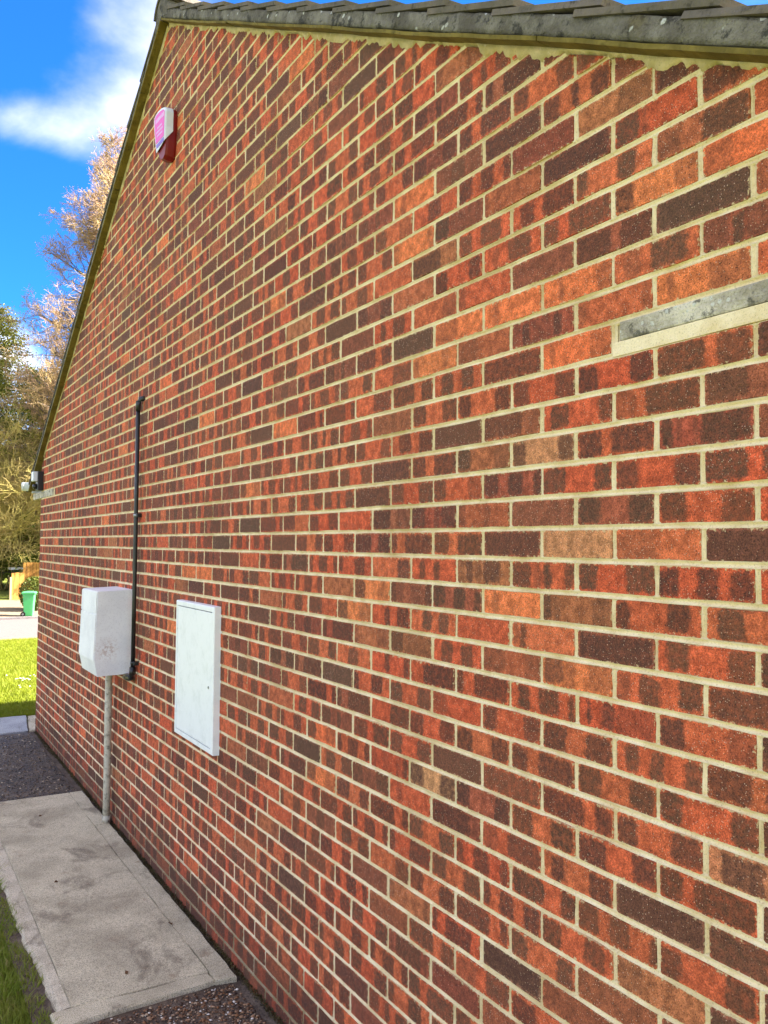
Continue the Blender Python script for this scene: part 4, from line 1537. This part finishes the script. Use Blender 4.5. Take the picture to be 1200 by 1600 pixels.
def evergreen(name, base, height, rad, n, label, seed, mat, leaf, top=1.0):
    rg = np.random.default_rng(seed)
    rnd = random.Random(seed)
    root = empty(name, base, label=label, category='tree')
    bm = bmesh.new()
    bm_tube(bm, [(0, 0, 0), (0.05, 0.03, height * .5), (0, 0, height * .93)], [height * .02, height * .013, 0.03], 9)
    link_obj('trunk', mesh_bm('trunk', bm, M_BARK, True), root)
    segs = []
    cen = []
    nb = 150
    for i in range(nb):
        t = 0.06 + 0.92 * (i + rnd.random()) / nb
        az = i * 2.399 + rnd.uniform(-.6, .6)
        L = rad * (1 - t) ** 0.62 * rnd.uniform(0.65, 1.18) + 0.3
        p0 = Vector((0, 0, t * height))
        d = Vector((math.cos(az), math.sin(az), rnd.uniform(-.12, .30)))
        p1 = p0 + d * L
        segs.append((*p0, *p1, 0.06 * (1.1 - t) + 0.015, 0.012))
        m = int(n / nb * (0.4 + 1.2 * (1 - t)))
        f = rg.random(m) ** 0.6
        c = np.array(p0)[None] + f[:, None] * np.array(p1 - p0)[None]
        c = c + rg.normal(size=(m, 3)) * np.array([[1, 1, 0.55]]) * (0.20 + 0.30 * (1 - f[:, None])) * (rad / 4.5)
        c[:, 2] -= 0.10 * f * f * L
        cen.append(c)
    link_obj('limbs', seg_mesh('limbs', segs, M_BARK), root)
    link_obj('crown', leaf_mesh('crown', np.concatenate(cen), leaf, mat, seed + 1), root, kind='stuff')
    return root


M_EVER = mat_leaf('olive_evergreen', (106, 128, 32), (128, 138, 40), (78, 100, 28), 0.25, 0.7)
M_EVER2 = mat_leaf('tan_green_evergreen', (112, 122, 44), (134, 130, 52), (162, 132, 72), 0.25, 0.6)
P = px_at(-16, 800, 54)
evergreen('evergreen_tree', (P.x, P.y, ground_z(P.y)), 17.0, 5.0, 80000, 'tan topped evergreen tree at the left edge of the picture', 41, M_EVER2, 0.085)
P = px_at(62, 800, 52)
evergreen('evergreen_tree', (P.x, P.y, ground_z(P.y)), 13.0, 4.6, 80000, 'dark green evergreen tree half hidden by the house corner', 42, M_EVER, 0.08)
# tangled bare shrubs in front of the evergreens
SH = [(9, 0.12, 0.05, 0.5), (13, 0.2, 0.08, 0.48), (8, 0.25, 0.06, 0.52), (6, 0.3, 0.03, 0.55), (0, 0.3, 0.0, 0.5)]


def bare_shrub(px, Y, h, label, seed, mat, nst=11):
    P = px_at(px, 900, Y)
    rnd = random.Random(seed)
    root = empty('bare_shrub', (P.x, P.y, ground_z(P.y)), label=label, category='shrub', group='bare twiggy shrubs across the road')
    segs = [[], [], [], [], []]
    for i in range(nst):
        az = i * 2.399 + rnd.uniform(-.4, .4)
        d = Vector((math.cos(az) * 0.55, math.sin(az) * 0.55, 1.0))
        grow(rnd, Vector((math.cos(az) * .2, math.sin(az) * .2, 0)), d, h * rnd.uniform(0.55, 0.9), 0.05, 1, segs, SH)
    link_obj('stems', seg_mesh('stems', segs[1] + segs[2], mat), root)
    tw = np.asarray(segs[3] + segs[4], float)
    tw[:, 6] = np.clip(tw[:, 6], .011, .022)
    tw[:, 7] = np.clip(tw[:, 7], .007, .013)
    link_obj('twigs', seg_mesh('twigs', tw, mat), root, kind='stuff')


bare_shrub(4, DRIVE_FAR + 7.0, 13.0, 'tall straw coloured bare shrub nearest the left picture edge', 51, M_TWIGY)
bare_shrub(54, DRIVE_FAR + 7.5, 9.0, 'straw coloured bare shrub behind the taller timber fence', 52, M_TWIGY)
bare_shrub(-44, DRIVE_FAR + 6.0, 11.0, 'straw coloured bare shrub beyond the left end of the low fence', 53, M_TWIGY)

# clipped round shrub by the bin
P = px_at(54, 945, bp_.y + 1.6)
rg = np.random.default_rng(61)
c = rg.normal(size=(5200, 3))
c /= np.linalg.norm(c, axis=1)[:, None]
c *= (rg.random(5200) ** 0.25)[:, None] * np.array([[0.68, 0.68, 0.78]])
c[:, 2] += 0.74
shr = empty('round_shrub', (P.x, P.y, ground_z(P.y)), label='small rounded dark green shrub behind the wheelie bin', category='shrub')
link_obj('foliage', leaf_mesh('foliage', c, 0.05, mat_leaf('dark_clipped_leaves', (78, 88, 28), (96, 100, 34), (56, 66, 22), 0.2, 3), 62), shr)
link_obj('stem', tube_mesh('stem', [(0, 0, 0), (0, 0, 0.7)], [0.05, 0.03], M_BARK, 8), shr)

# dark wood that closes the view behind the trees
rg = np.random.default_rng(71)
n = 60000
cx = rg.uniform(-45, 60, n)
cy = 66 + rg.normal(size=n) * 2.5
cz = ground_z(66) + rg.random(n) ** 1.2 * (7 + 2.0 * np.sin(cx * 0.33) + 1.3 * np.sin(cx * 0.9 + 1))
link_obj('woodland', leaf_mesh('woodland', np.stack([cx, cy, cz], 1), 0.38, mat_leaf('distant_wood', (70, 72, 40), (92, 84, 52), (52, 58, 32), 0.15, 0.3), 72),
         kind='stuff', label='dark woodland behind the trees across the road', category='woodland')

# ------------------------------------------------------------------ small litter
M_DLEAF = mat_plain('dead_leaf', (96, 66, 40), 0.8, 0.2)
lf = random.Random(9)
LEAF_LABELS = ['dead leaf on the left half of the concrete path', 'dead leaf on the wall side margin of the concrete path',
               'dead leaf on the path nearest the grey pipe', 'dead leaf on the scored line of the concrete path',
               'dead leaf on the path nearest the gravel end', 'dead leaf at the far left end of the concrete path']
for i, (px, py) in enumerate([(88, 1378), (303, 1400), (247, 1342), (266, 1443), (198, 1520), (63, 1275)]):
    r = pixel_ray(px, py)
    P = CAM + r * ((0.022 - CAM.z) / r.z)
    o = bmesh.new()
    vs = [o.verts.new((0.018 * math.cos(a) * (1.0 if k % 2 else 0.55), 0.008 * math.sin(a), 0.003 * (k % 3))) for k, a in enumerate([j * math.pi / 4 for j in range(8)])]
    o.faces.new(vs)
    ob = link_obj('dead_leaf', mesh_bm('dead_leaf', o, M_DLEAF), label=LEAF_LABELS[i], category='leaf', group='dead leaves on the path')
    ob.location = P
    ob.rotation_euler = (lf.uniform(-.2, .2), lf.uniform(-.2, .2), lf.uniform(0, 6))
# daisies in the lawn
rg = np.random.default_rng(81)
dv, df = [], []
M_DAISY = mat_plain('daisy_white', (236, 232, 226), 0.7, 0.2)
for (px, py, k) in ((30, 1066, 7), (42, 1066, 6), (33, 1078, 3), (50, 1060, 3), (6, 1061, 2)):
    G = ground_hit(px, py)
    for _ in range(k):
        x, y = G.x + rg.normal() * 0.05, G.y + rg.normal() * 0.10
        z = ground_z(y) + 0.045
        b = len(dv)
        for a in range(6):
            dv.append((x + 0.013 * math.cos(a * 1.047), y + 0.013 * math.sin(a * 1.047), z + 0.002 * (a % 2)))
        df.append(tuple(range(b, b + 6)))
link_obj('daisies', mesh_py('daisies', dv, df, M_DAISY), kind='stuff', label='white daisies scattered in the sunlit lawn', category='flowers')

# moss and dirt caught in the gap between the wall foot and the path
rg = np.random.default_rng(91)
n = 9000
my = rg.uniform(2.3, 8.4, n)
mc = np.stack([-0.002 - rg.random(n) ** 1.8 * (0.018 + 0.018 * (0.5 + 0.5 * np.sin(my * 5.1)) * (np.sin(my * 1.7) > -0.2)), my, 0.012 + rg.normal(size=n) * 0.006], 1)
link_obj('moss', leaf_mesh('moss', mc, 0.0055, mat_leaf('dark_moss', (62, 56, 30), (84, 72, 36), (44, 38, 26), 0.1, 12), 92),
         kind='stuff', label='dark moss and dirt along the foot of the brick wall', category='moss')
